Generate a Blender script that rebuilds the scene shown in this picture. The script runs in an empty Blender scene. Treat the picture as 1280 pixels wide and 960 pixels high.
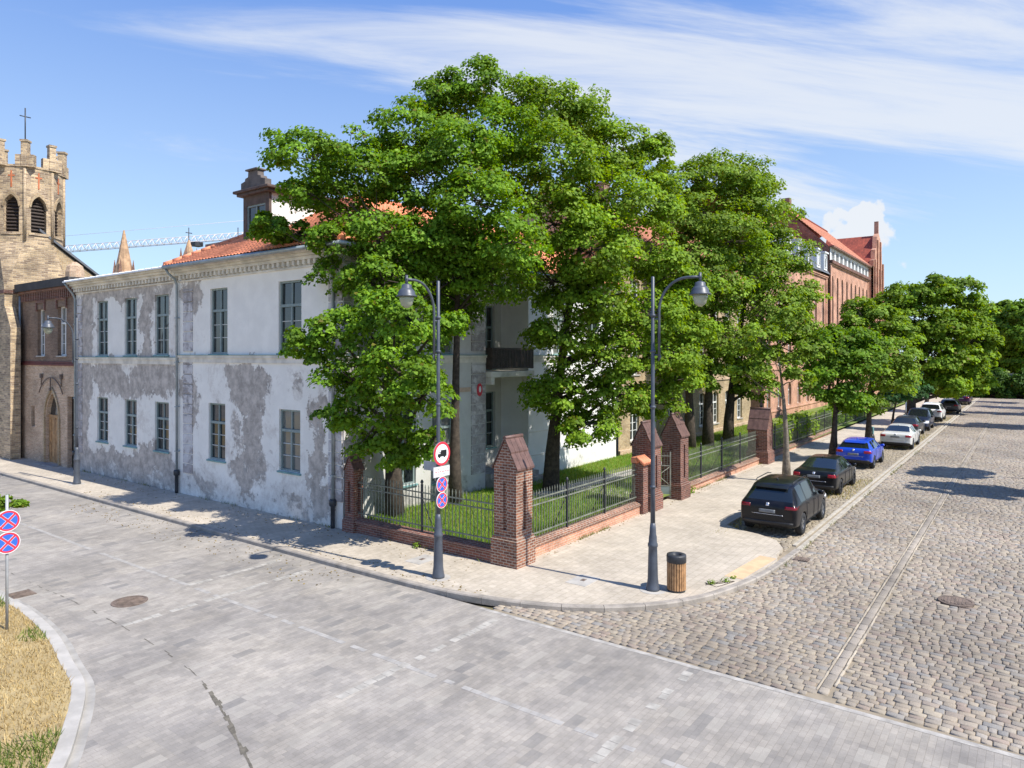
import bpy, bmesh, math, random
import numpy as np
from mathutils import Vector, Matrix
from mathutils.bvhtree import BVHTree
R=math.radians
rng=np.random.default_rng(7); random.seed(7)
SC=bpy.context.scene; COL=SC.collection
# ------------------------------------------------------------ camera, sky, sun, exposure
cam=bpy.data.cameras.new('camera'); CAM=bpy.data.objects.new('camera',cam); COL.objects.link(CAM)
CAM.location=(-15.635,-18.70,6.0); CAM.rotation_euler=(R(90),0,R(36.52-90))
cam.sensor_width=36; cam.lens=24.6; cam.shift_y=-0.028; cam.clip_start=.1; cam.clip_end=3000
SC.camera=CAM
SC.render.resolution_x=1024; SC.render.resolution_y=768
SUN_EL=52; SUN_AZ=math.atan2(0.055,-1.0)   # sun stands over the far side of the cobbled street
sl=bpy.data.lights.new('sun','SUN'); SUN=bpy.data.objects.new('sun',sl); COL.objects.link(SUN)
sl.energy=4.2; sl.angle=R(.5); sl.color=(1,.955,.87)
sd=Vector((0.055,-1,math.tan(R(SUN_EL)))).normalized()
SUN.rotation_euler=sd.to_track_quat('Z','Y').to_euler()
W=bpy.data.worlds.new('World'); SC.world=W; W.use_nodes=True
def world():
    nt=W.node_tree; N=nt.nodes; L=nt.links; N.clear()
    def nd(t,**k):
        n=N.new(t)
        for a,b in k.items(): setattr(n,a,b)
        return n
    sky=nd('ShaderNodeTexSky',sky_type='NISHITA',sun_disc=False,sun_elevation=R(SUN_EL),sun_rotation=SUN_AZ,altitude=20,air_density=1.0,dust_density=.6,ozone_density=2.2)
    tc=nd('ShaderNodeTexCoord'); sep=nd('ShaderNodeSeparateXYZ'); L.new(tc.outputs['Generated'],sep.inputs[0])
    def m(op,a,b=None,c=None,clamp=False):
        n=nd('ShaderNodeMath',operation=op,use_clamp=clamp)
        for i,v in enumerate((a,b,c)):
            if v is None: continue
            if isinstance(v,(int,float)): n.inputs[i].default_value=v
            else: L.new(v,n.inputs[i])
        return n.outputs[0]
    z=m('MAXIMUM',sep.outputs[2],0.02)
    zz=m('ADD',z,.12)
    px=m('DIVIDE',sep.outputs[0],zz); py=m('DIVIDE',sep.outputs[1],zz)
    cb=nd('ShaderNodeCombineXYZ'); L.new(px,cb.inputs[0]); L.new(py,cb.inputs[1])
    mp=nd('ShaderNodeMapping'); L.new(cb.outputs[0],mp.inputs[0]); mp.inputs['Rotation'].default_value=(0,0,R(40)); mp2=nd('ShaderNodeMapping'); L.new(mp.outputs[0],mp2.inputs[0]); mp2.inputs['Scale'].default_value=(.42,1.9,1); mp2.inputs['Location'].default_value=CLOUD_SHIFT
    n1=nd('ShaderNodeTexNoise'); n1.inputs['Scale'].default_value=.85; n1.inputs['Detail'].default_value=10; n1.inputs['Roughness'].default_value=.62; n1.inputs['Distortion'].default_value=.9
    L.new(mp2.outputs[0],n1.inputs['Vector'])
    # more veil towards the far end of the cobbled street, clear towards the left street
    veil=m('MAXIMUM',m('MULTIPLY_ADD',sep.outputs[0],.38,-.32),-.10)
    lowc=nd('ShaderNodeMapRange',interpolation_type='SMOOTHSTEP'); L.new(sep.outputs[2],lowc.inputs[0]); lowc.inputs[1].default_value=.13; lowc.inputs[2].default_value=.21; lowc.inputs[3].default_value=-.22; lowc.inputs[4].default_value=0
    v2=m('ADD',m('ADD',n1.outputs[0],veil),lowc.outputs[0])
    mr=nd('ShaderNodeMapRange',interpolation_type='SMOOTHSTEP'); L.new(v2,mr.inputs[0]); mr.inputs[1].default_value=.43; mr.inputs[2].default_value=.66
    # low cumulus behind the red gable
    d=Vector((.974,.173,.148)).normalized()
    vd=nd('ShaderNodeVectorMath',operation='DISTANCE'); L.new(tc.outputs['Generated'],vd.inputs[0]); vd.inputs[1].default_value=d
    n2=nd('ShaderNodeTexNoise'); n2.inputs['Scale'].default_value=30; n2.inputs['Detail'].default_value=6; L.new(tc.outputs['Generated'],n2.inputs['Vector'])
    cu=m('ADD',m('MULTIPLY',vd.outputs['Value'],-1),m('MULTIPLY',n2.outputs[0],.10))
    mc=nd('ShaderNodeMapRange',interpolation_type='SMOOTHSTEP'); L.new(cu,mc.inputs[0]); mc.inputs[1].default_value=.006; mc.inputs[2].default_value=.016
    # horizon whitening
    hz=nd('ShaderNodeMapRange',interpolation_type='SMOOTHSTEP'); L.new(sep.outputs[2],hz.inputs[0]); hz.inputs[1].default_value=.42; hz.inputs[2].default_value=0.0; hz.inputs[3].default_value=0; hz.inputs[4].default_value=.55
    tint=nd('ShaderNodeMix',data_type='RGBA',blend_type='MULTIPLY'); tint.inputs[0].default_value=1; L.new(sky.outputs[0],tint.inputs[6]); tint.inputs[7].default_value=SKY_TINT
    el=nd('ShaderNodeMapRange',interpolation_type='SMOOTHSTEP'); L.new(sep.outputs[2],el.inputs[0]); el.inputs[1].default_value=.0; el.inputs[2].default_value=.62
    air=nd('ShaderNodeMix',data_type='RGBA'); L.new(el.outputs[0],air.inputs[0]); air.inputs[6].default_value=(2.5,3.25,4.1,1); air.inputs[7].default_value=(.36,1.08,3.5,1)
    mx0=nd('ShaderNodeMix',data_type='RGBA'); mx0.inputs[0].default_value=.72; L.new(tint.outputs[2],mx0.inputs[6]); L.new(air.outputs[2],mx0.inputs[7])
    k=m('MULTIPLY',m('MAXIMUM',m('MULTIPLY',mr.outputs[0],.85),mc.outputs[0]),.92)
    mx=nd('ShaderNodeMix',data_type='RGBA'); L.new(k,mx.inputs[0]); L.new(mx0.outputs[2],mx.inputs[6]); mx.inputs[7].default_value=(3.9,4.05,4.25,1)
    bg=nd('ShaderNodeBackground'); bg.inputs[1].default_value=SKY_STRENGTH; L.new(mx.outputs[2],bg.inputs[0])
    out=nd('ShaderNodeOutputWorld'); L.new(bg.outputs[0],out.inputs[0])
CLOUD_SHIFT=(1.3,.4,0); SKY_TINT=(1.0,1.12,1.22,1); SKY_STRENGTH=.135
world()
vs=SC.view_settings; vs.view_transform='Standard'; vs.look='None'; vs.exposure=0.72; vs.gamma=1; vs.use_curve_mapping=False
SC.cycles.max_bounces=6; SC.cycles.transparent_max_bounces=4; SC.cycles.use_denoising=True

# ------------------------------------------------------------ materials
class NT:
    def __init__(s,name):
        s.m=bpy.data.materials.new(name); s.m.use_nodes=True; s.t=s.m.node_tree; s.N=s.t.nodes; s.L=s.t.links
        s.b=s.N['Principled BSDF']; s.out=s.N['Material Output']
    def n(s,t,**k):
        n=s.N.new(t)
        for a,b in k.items(): setattr(n,a,b)
        return n
    def put(s,sock,v):
        if isinstance(v,bpy.types.NodeSocket): s.L.new(v,sock)
        elif isinstance(v,(tuple,list)) and len(v)==3 and sock.type=='RGBA': sock.default_value=(*v,1)
        else: sock.default_value=v
    def math(s,op,a,b=None,c=None,clamp=False):
        n=s.n('ShaderNodeMath',operation=op,use_clamp=clamp)
        for i,v in enumerate((a,b,c)):
            if v is not None: s.put(n.inputs[i],v)
        return n.outputs[0]
    def vec(s,op,a,b=None):
        n=s.n('ShaderNodeVectorMath',operation=op); s.put(n.inputs[0],a)
        if b is not None: s.put(n.inputs[1],b)
        return n
    def mix(s,f,a,b,bt='MIX'):
        n=s.n('ShaderNodeMix',data_type='RGBA',blend_type=bt); s.put(n.inputs[0],f); s.put(n.inputs[6],a); s.put(n.inputs[7],b); return n.outputs[2]
    def noise(s,v,scale,detail=4,rough=.55,dist=0.,col=False):
        n=s.n('ShaderNodeTexNoise'); s.put(n.inputs['Vector'],v); n.inputs['Scale'].default_value=scale; n.inputs['Detail'].default_value=detail; n.inputs['Roughness'].default_value=rough; n.inputs['Distortion'].default_value=dist
        return n.outputs[1 if col else 0]
    def ss(s,v,a,b,o0=0.,o1=1.):
        n=s.n('ShaderNodeMapRange',interpolation_type='SMOOTHSTEP'); s.put(n.inputs[0],v)
        for i,x in enumerate((a,b,o0,o1)): n.inputs[i+1].default_value=x
        return n.outputs[0]
    def pos(s): return s.n('ShaderNodeNewGeometry').outputs['Position']
    def obj(s): return s.n('ShaderNodeTexCoord').outputs['Object']
    def walluv(s,scale=None):
        g=s.n('ShaderNodeNewGeometry'); P=g.outputs['Position']; Nn=g.outputs['True Normal']
        t=s.vec('NORMALIZE',s.vec('CROSS_PRODUCT',(0,0,1),Nn).outputs[0]).outputs[0]
        b=s.vec('CROSS_PRODUCT',Nn,t).outputs[0]
        c=s.n('ShaderNodeCombineXYZ'); s.put(c.inputs[0],s.vec('DOT_PRODUCT',P,t).outputs['Value']); s.put(c.inputs[1],s.vec('DOT_PRODUCT',P,b).outputs['Value'])
        return c.outputs[0]
    def brick(s,v,c1,c2,mortar,w,h,ms=.01,off=.5,bias=0.):
        n=s.n('ShaderNodeTexBrick'); s.put(n.inputs['Vector'],v); s.put(n.inputs['Color1'],c1); s.put(n.inputs['Color2'],c2); s.put(n.inputs['Mortar'],mortar)
        n.inputs['Scale'].default_value=1; n.inputs['Brick Width'].default_value=w; n.inputs['Row Height'].default_value=h; n.inputs['Mortar Size'].default_value=ms; n.inputs['Mortar Smooth'].default_value=.2; n.inputs['Bias'].default_value=bias; n.offset=off
        return n
    def bump(s,h,strength=.4,dist=.02):
        n=s.n('ShaderNodeBump'); s.put(n.inputs['Height'],h); n.inputs['Strength'].default_value=strength; n.inputs['Distance'].default_value=dist
        s.L.new(n.outputs[0],s.b.inputs['Normal'])
    def set(s,col=None,rough=None,**k):
        if col is not None: s.put(s.b.inputs['Base Color'],col)
        if rough is not None: s.put(s.b.inputs['Roughness'],rough)
        for a,v in k.items(): s.put(s.b.inputs[a.replace('_',' ')],v)
        return s.m
def sc(c,k): return tuple(min(1,x*k) for x in c)
def M(name,c,rough=.7,var=.18,vs_=2.5,bump=.12,bs=30,**k):
    t=NT(name); p=t.obj(); nz=t.noise(p,vs_,5,.6)
    nz=t.ss(nz,.3,.7); col=t.mix(nz,sc(c,1-var),sc(c,1+var))
    if bump: t.bump(t.noise(p,bs,4),bump,.02)
    return t.set(col,rough,**k)
def Mbrick(name,c1,c2,mortar,w=.26,h=.077,ms=.011,stain=.5,bump=.5,var=(.45,.62)):
    t=NT(name); v=t.walluv(); b=t.brick(v,c1,c2,mortar,w,h,ms)
    nz=t.ss(t.noise(v,.7,6,.65),.3,.75,1.12,1-stain); fine=t.ss(t.noise(v,14,3),.3,.7,.8,1.15)
    k=t.math('MULTIPLY',nz,fine); vv=t.vec('SCALE',b.outputs[0]); t.put(vv.inputs['Scale'],k)
    t.bump(t.math('SUBTRACT',t.noise(v,40,3),t.math('MULTIPLY',b.outputs['Fac'],1.2)),bump,.012)
    return t.set(vv.outputs[0],.85)
def Mpeel(name,blobs,paint,plaster,thr):
    t=NT(name); P=t.pos(); sp=t.n('ShaderNodeSeparateXYZ'); t.put(sp.inputs[0],P); y,z=sp.outputs[1],sp.outputs[2]
    wv=t.vec('SUBTRACT',t.noise(P,.8,7,.7,col=True),(.5,.5,.5)).outputs[0]; ws=t.vec('SCALE',wv); ws.inputs['Scale'].default_value=3.4; sp2=t.n('ShaderNodeSeparateXYZ'); t.put(sp2.inputs[0],t.vec('ADD',P,ws.outputs[0]).outputs[0]); y,z0_,z2=sp2.outputs[1],z,sp2.outputs[2]
    big=t.noise(P,.55,9,.68,.6); fine=t.noise(P,3.2,8,.7); acc=t.math('MULTIPLY_ADD',big,.82,t.math('MULTIPLY',fine,.47))
    lo=t.ss(z,1.55,.5,0,.16); acc=t.math('ADD',acc,lo)
    for by,bz,ry,rz,w in blobs:
        a=t.math('DIVIDE',t.math('SUBTRACT',y,by),ry); b=t.math('DIVIDE',t.math('SUBTRACT',z2,bz),rz)
        d=t.math('ADD',t.math('POWER',t.math('ABSOLUTE',a),2.6),t.math('POWER',t.math('ABSOLUTE',b),2.6))
        acc=t.math('ADD',acc,t.ss(d,1.9,.25,0,w))
    mask=t.ss(acc,thr,thr+.035)
    edge=t.math('MULTIPLY',t.ss(acc,thr-.05,thr),t.ss(acc,thr+.05,thr))
    pc=t.mix(t.ss(t.noise(P,1.3,6,.6),.3,.75),sc(paint,.9),paint)
    # rain streaks
    g=t.n('ShaderNodeMapping'); t.put(g.inputs[0],P); g.inputs['Scale'].default_value=(2.2,2.2,.12)
    pc=t.mix(t.ss(t.noise(g.outputs[0],1.6,5,.6),.55,.8,0,.25),pc,sc(paint,.72))
    pl=t.mix(t.ss(t.noise(P,2.4,8,.7),.35,.68),sc(plaster,.66),sc(plaster,1.2))
    pl=t.mix(t.ss(t.noise(P,9,6,.7),.56,.7,0,.55),pl,(.60,.58,.57))
    pl=t.mix(t.ss(t.noise(P,5.,5,.7),.64,.72,0,.7),pl,(.17,.13,.115))
    pc=t.mix(t.math('MULTIPLY',t.ss(t.math('ADD',acc,t.math('MULTIPLY',t.noise(P,6,6,.75),.22)),thr-.10,thr+.08),.55),pc,sc(plaster,1.12))
    col=t.mix(mask,pc,pl)
    col=t.mix(t.math('MULTIPLY',edge,.5),col,sc(plaster,.55))
    h=t.math('ADD',t.math('MULTIPLY',mask,-1.0),t.math('MULTIPLY',t.noise(P,18,6,.7),.45))
    t.bump(h,.55,.02)
    return t.set(col,.9)
def Mglass(name='window_glass',c=(.018,.024,.026)):
    t=NT(name); P=t.pos(); 
    t.bump(t.noise(P,1.1,2),.06,.05)
    return t.set(c,.04,Specular_IOR_Level=.85)
def Mtint(name,rough=.6,trans=0.,bump=0.,**k):
    t=NT(name); a=t.n('ShaderNodeVertexColor',layer_name='tint'); col=a.outputs[0]
    if bump: 
        P=t.pos(); t.bump(t.noise(P,38,4,.65),bump,.02); col=t.mix(t.ss(t.noise(P,22,4,.7),.3,.7,0,.4),col,(.20,.175,.145)); col=t.mix(t.ss(t.noise(P,.55,7,.7),.48,.68,0,.55),col,(.36,.305,.23)); col=t.mix(t.ss(t.noise(P,.9,8,.75),.62,.74,0,.55),col,(.15,.13,.11)); 
    m=t.set(col,rough,**k)
    if trans:
        tr=t.n('ShaderNodeBsdfTranslucent'); hs=t.n('ShaderNodeHueSaturation'); hs.inputs['Hue'].default_value=.485; hs.inputs['Saturation'].default_value=1.15; hs.inputs['Value'].default_value=1.5; t.put(hs.inputs['Color'],col); t.L.new(hs.outputs[0],tr.inputs[0])
        mx=t.n('ShaderNodeMixShader'); mx.inputs[0].default_value=trans; t.L.new(t.b.outputs[0],mx.inputs[1]); t.L.new(tr.outputs[0],mx.inputs[2]); t.L.new(mx.outputs[0],t.out.inputs[0])
    return m
PAINT=(.90,.865,.79); PLASTER=(.50,.445,.39)
BW=[(5.6,4.95,1.35,.85,.55),(5.1,3.4,.5,.9,.5),(5.3,1.55,1.3,.8,.32),(1.35,3.3,.4,1.5,.34),(1.3,1.2,.45,.9,.3),(9.8,5.2,.6,.7,.34),(9.6,3.7,.45,1.1,.26),(2.7,5.0,.4,.5,.2),(6.3,3.2,.4,.6,.2),
 (9.5,8.6,.8,.9,.34),(.9,9.15,.8,.36,.5),(.75,7.,.35,.5,.3),(5,8.6,3.6,2.6,-.32)]
BN=[(16,9.05,3.2,.42,.4),(11.7,8.6,.55,1.,.3),(13.6,7.4,.5,1.7,.4),(19.7,7.7,.8,2.,.4),(17.6,5.05,1.5,.6,.38),(13.,5.1,1.7,.8,.4),(15.6,4.5,2.6,.5,.26),(20,3.2,.7,2.6,.34),(13.4,1.35,1.5,.5,.32),(17,1.0,2.4,.5,.28),(11.9,1.3,.9,.8,.3),(16.6,7.4,.7,1.4,-.3),(16.2,2.8,1.,1.,-.1)]
MS=[(3.2,.0,1,1,0)]
mat={}
mat['peel']=Mpeel('peeling_white_stucco',BW,PAINT,PLASTER,.86)
mat['peel2']=Mpeel('peeling_grey_stucco',BN,sc(PAINT,.97),PLASTER,.81)
mat['stucco']=Mpeel('weathered_white_stucco',[(0,-.5,.1,.1,0)],(.80,.79,.76),(.52,.50,.46),.94)
mat['stuccoshade']=Mpeel('shade_toned_stucco',[(0,-.5,.1,.1,0)],(.58,.57,.53),(.42,.40,.36),.86)  # darker copy of the white stucco, shade behind the trees put into its colour
mat['cornice']=M('cornice_stucco',(.66,.62,.54),.85,.2,1.4,.25,14)
mat['quoin']=Mpeel('quoin_stucco',[(0,-.5,.1,.1,0)],(.70,.69,.68),(.40,.36,.35),.66)
mat['frame']=M('teal_grey_window_paint',(.22,.275,.265),.55,.12,4,.05)
mat['muntin']=M('pale_window_paint',(.50,.52,.50),.55,.1,4,.05)
mat['whiteframe']=M('white_window_paint',(.72,.72,.70),.5,.08,4,.05)
mat['glass']=Mglass()
mat['curtain_glass']=Mglass('curtained_glass',(.16,.165,.15))
mat['zinc']=M('zinc_pipe',(.30,.345,.365),.5,.15,3,.05,Metallic=.35)
mat['iron']=M('black_cast_iron',(.035,.037,.042),.5,.25,5,.15)
mat['lampiron']=M('dark_grey_lamp_paint',(.065,.075,.095),.42,.2,3,.08)
mat['rust']=M('rusty_iron',(.155,.115,.09),.8,.35,6,.4)
mat['fence']=M('grey_green_fence_paint',(.17,.18,.145),.5,.3,5,.1)
mat['whiteroof']=M('white_sheet_metal',(.80,.80,.80),.45,.06,.8,.05)
mat['darkroof']=M('black_roof_felt',(.045,.042,.042),.8,.3,1.5,.2)
mat['slate']=M('grey_slate',(.12,.13,.145),.6,.25,1.5,.2)
def Mtile(name,c):
    t=NT(name); P=t.pos(); v=t.walluv(); b=t.brick(v,sc(c,.74),sc(c,1.14),sc(c,.55),.22,.36,.004,0.)
    nz=t.ss(t.noise(P,.8,5,.65),.3,.75,1.1,.72); vv=t.vec('SCALE',b.outputs[0]); t.put(vv.inputs['Scale'],nz); t.bump(t.noise(P,30,3),.15,.01)
    return t.set(vv.outputs[0],.7)
mat['tile']=Mtile('red_clay_pantile',(.84,.30,.155))
mat['tile2']=Mtile('faded_red_tile',(.62,.255,.165))
mat['tile3']=Mtile('dark_red_tile',(.36,.075,.04))
mat['brick']=Mbrick('red_brick',(.35,.135,.07),(.15,.055,.035),(.42,.34,.27),.2,.078,.013)
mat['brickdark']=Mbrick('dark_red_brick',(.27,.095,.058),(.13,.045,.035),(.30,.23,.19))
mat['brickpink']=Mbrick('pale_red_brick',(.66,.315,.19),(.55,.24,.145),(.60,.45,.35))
mat['brickyellow']=Mbrick('yellow_brick',(.52,.385,.215),(.40,.265,.13),(.42,.36,.28),stain=.45)
mat['bricktan']=Mbrick('tan_brick',(.62,.44,.29),(.46,.29,.18),(.54,.44,.34),stain=.35)
mat['brickbrown']=Mbrick('brown_brick',(.26,.165,.105),(.17,.10,.065),(.28,.22,.17),stain=.45)
mat['brickchurch']=Mbrick('weathered_yellow_brick',(.66,.49,.29),(.26,.18,.12),(.50,.41,.30),.36,.11,.014,.5)
mat['stonebase']=M('grey_stone',(.30,.28,.26),.85,.3,2.5,.4,12)
mat['ridge']=M('roof_cap_tile',(.125,.068,.055),.55,.25,5,.2)
mat['copper']=M('teal_sheet',(.16,.30,.30),.6,.2,2,.1)
mat['wood']=M('brown_door_wood',(.36,.20,.085),.6,.3,5,.15)
mat['darkwood']=M('dark_door_wood',(.045,.032,.026),.6,.3,5,.15)
mat['conc']=M('pale_concrete',(.40,.375,.34),.85,.15,2,.2,25)
mat['kerb']=M('granite_kerb',(.31,.275,.235),.85,.22,3,.3,30)
mat['kerblight']=M('pale_kerb_stone',(.40,.36,.295),.85,.18,3,.3,30)
mat['rim']=M('alloy_rim',(.35,.36,.38),.3,.1,3,0,Metallic=.8)
mat['tyre']=M('tyre_rubber',(.02,.02,.021),.85,.2,8,.1)
mat['blacktrim']=M('black_plastic_trim',(.016,.016,.018),.55,.2,8,.05)
mat['carglass']=Mglass('car_glass',(.012,.016,.019))
mat['red']=M('red_lens',(.30,.010,.018),.15,.1,6,0)
mat['lens']=M('clear_lens',(.72,.74,.78),.12,.05,6,0)
mat['plate']=M('grey_number_plate',(.17,.18,.19),.5,.15,9,0)
mat['badge']=M('chrome_badge',(.62,.63,.66),.25,.05,9,0,Metallic=.7)
mat['bark']=M('grey_brown_bark',(.062,.047,.035),.95,.4,7,.8,22)
mat['barkpale']=M('pale_bark',(.20,.165,.125),.95,.35,7,.7,22)
mat['leaf']=Mtint('tree_leaf',.6,.38,Specular_IOR_Level=.22)
mat['blade']=Mtint('grass_blade',.6,.3)
mat['stone']=Mtint('cobble_stone',.82,0,.5)
mat['blue']=M('blue_sign_face',(.03,.13,.62),.4,.04,6,0)
mat['signred']=M('red_sign_border',(.62,.035,.06),.4,.06,6,0)
mat['signwhite']=M('white_sign_face',(.80,.80,.80),.4,.04,6,0)
mat['signback']=M('grey_sign_back',(.35,.36,.37),.5,.1,6,0)
mat['black']=M('black_sign_paint',(.012,.012,.014),.4,.1,6,0)
mat['lampglass']=M('opal_lamp_glass',(.48,.50,.38),.15,.08,3,0,Transmission_Weight=.35)
mat['binwood']=M('orange_wood_slat',(.40,.22,.10),.55,.3,7,.15)
mat['darkred']=M('dark_red_lens',(.16,.006,.012),.2,.1,6,0)
mat['tan']=M('tan_paving',(.62,.42,.25),.85,.12,3,.2)
mat['crane']=M('pale_crane_paint',(.86,.76,.72),.6,.08,3,0)
# ------------------------------------------------------------ mesh helpers
class MB:
    """collects shapes in a frame (a along, d outward, z up) and links them as one mesh"""
    def __init__(s,o=(0,0,0),a=(1,0,0),d=(0,1,0)):
        s.o=Vector(o); s.a=Vector(a); s.d=Vector(d); s.v=[]; s.f=[]; s.m=[]; s.sm=[]
    def p(s,a,d,z): q=s.o+s.a*a+s.d*d; return (q.x,q.y,q.z+z)
    def face(s,pts,mi=0,sm=False):
        k=len(s.v); s.v+=[s.p(*q) for q in pts]; s.f.append(tuple(range(k,k+len(pts)))); s.m.append(mi); s.sm.append(sm)
    def box(s,a0,a1,d0,d1,z0,z1,mi=0):
        k=len(s.v); s.v+=[s.p(a,d,z) for z in (z0,z1) for a,d in ((a0,d0),(a1,d0),(a1,d1),(a0,d1))]
        for f in ((0,3,2,1),(4,5,6,7),(0,1,5,4),(1,2,6,5),(2,3,7,6),(3,0,4,7)): s.f.append(tuple(k+i for i in f)); s.m.append(mi); s.sm.append(False)
    def loft(s,rings,mi=0,sm=True,cap=True,close=True):
        k=len(s.v); n=len(rings[0])
        for r in rings: s.v+=[s.p(*q) for q in r]
        for i in range(len(rings)-1):
            for j in range(n if close else n-1):
                j2=(j+1)%n; s.f.append((k+i*n+j,k+i*n+j2,k+(i+1)*n+j2,k+(i+1)*n+j)); s.m.append(mi); s.sm.append(sm)
        if cap:
            s.f.append(tuple(k+j for j in range(n))[::-1]); s.f.append(tuple(k+(len(rings)-1)*n+j for j in range(n))); s.m+=[mi,mi]; s.sm+=[False,False]
    def lathe(s,prof,c=(0,0),n=16,mi=0,sm=True,cap=True):
        s.loft([[(c[0]+r*math.cos(2*math.pi*j/n),c[1]+r*math.sin(2*math.pi*j/n),z) for j in range(n)] for r,z in prof],mi,sm,cap)
    def prism(s,poly,d0,d1,mi=0):
        """polygon in (a,z) extruded along d"""
        s.loft([[(a,d,z) for a,z in poly] for d in (d0,d1)],mi,False)
    def slab(s,poly,z0,z1,mi=0):
        """polygon in (a,d) extruded along z"""
        s.loft([[(a,d,z) for a,d in poly] for z in (z0,z1)],mi,False)
    def tube(s,pts,rad,n=7,mi=0,cap=True):
        P=[Vector(q) for q in pts]; rad=rad if isinstance(rad,(list,tuple)) else [rad]*len(P); rings=[]; ref=None
        for i,q in enumerate(P):
            t=(P[min(i+1,len(P)-1)]-P[max(i-1,0)]).normalized()
            if ref is None: ref=Vector((1,0,0)) if abs(t.x)<.8 else Vector((0,1,0))
            u=(ref-t*ref.dot(t)).normalized(); w=t.cross(u); ref=u
            rings.append([tuple(q+(u*math.cos(2*math.pi*j/n)+w*math.sin(2*math.pi*j/n))*rad[i]) for j in range(n)])
        s.loft(rings,mi,True,cap)
    def build(s,name,mats,parent=None,bevel=0.,recalc=True):
        me=bpy.data.meshes.new(name); me.from_pydata(s.v,[],s.f)
        for m_ in (mats if isinstance(mats,(list,tuple)) else [mats]): me.materials.append(m_ if not isinstance(m_,str) else mat[m_])
        me.polygons.foreach_set('material_index',s.m); me.polygons.foreach_set('use_smooth',s.sm)
        if recalc:
            b=bmesh.new(); b.from_mesh(me); bmesh.ops.recalc_face_normals(b,faces=b.faces); b.to_mesh(me); b.free()
        me.update(); return link(name,me,parent,bevel)
def link(name,me,parent=None,bevel=0.):
    o=bpy.data.objects.new(name,me); COL.objects.link(o)
    if parent is not None:
        o.parent=parent; o.matrix_parent_inverse=Matrix.Translation(-Vector(parent.location)) if parent.type=='EMPTY' else Matrix.Identity(4)
    if bevel:
        bv=o.modifiers.new('bevel','BEVEL'); bv.width=bevel; bv.segments=2; bv.limit_method='ANGLE'
    return o
def tag(o,label=None,cat=None,group=None,kind=None):
    for k,v in (('label',label),('category',cat),('group',group),('kind',kind)):
        if v: o[k]=v
    return o
def thing(name,label,cat,loc=(0,0,0),group=None):
    o=bpy.data.objects.new(name,None); COL.objects.link(o); o.location=loc; o.empty_display_size=.3
    return tag(o,label,cat,group)
def copy_tree(o,parent=None):
    c=o.copy(); COL.objects.link(c)
    if parent is not None: c.parent=parent
    for ch in [x for x in o.children]: copy_tree(ch,c)
    return c
def fastmesh(name,V,F,cols,mats,parent=None,smooth=False):
    """numpy quads, one colour per vertex"""
    me=bpy.data.meshes.new(name); nv,nf,k=len(V),len(F),F.shape[1]
    me.vertices.add(nv); me.vertices.foreach_set('co',V.astype(np.float32).ravel())
    me.loops.add(nf*k); me.loops.foreach_set('vertex_index',F.astype(np.int32).ravel())
    me.polygons.add(nf); me.polygons.foreach_set('loop_start',np.arange(0,nf*k,k,dtype=np.int32))
    me.update(calc_edges=True)
    if smooth: me.polygons.foreach_set('use_smooth',np.ones(nf,bool))
    ca=me.color_attributes.new('tint','FLOAT_COLOR','POINT'); c4=np.ones((nv,4),np.float32); c4[:,:3]=cols; ca.data.foreach_set('color',c4.ravel())
    me.materials.append(mats); me.validate(); return link(name,me,parent)
XF=dict(o=(0,0,0),a=(0,1,0),d=(-1,0,0))     # left street fronts: along = y, outward = -x
YF=dict(o=(0,0,0),a=(1,0,0),d=(0,-1,0))     # cobbled street fronts: along = x, outward = -y
def fr(base,off): # move a frame's plane outward by off
    return dict(o=tuple(Vector(base['o'])+Vector(base['d'])*off),a=base['a'],d=base['d'])
def archz(kind,t,w,h):
    if kind=='round': return h-w/2+math.sqrt(max(0,.25-(t-.5)**2))*w
    if kind=='seg': return h-.12*w+.12*w*(1-(2*t-1)**2)
    if kind=='point':
        e=abs(t-.5)*w; Rr=w*1.0; x=e+Rr-w/2; return h-w*.866+math.sqrt(max(0,Rr*Rr-x*x))
    return h
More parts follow.
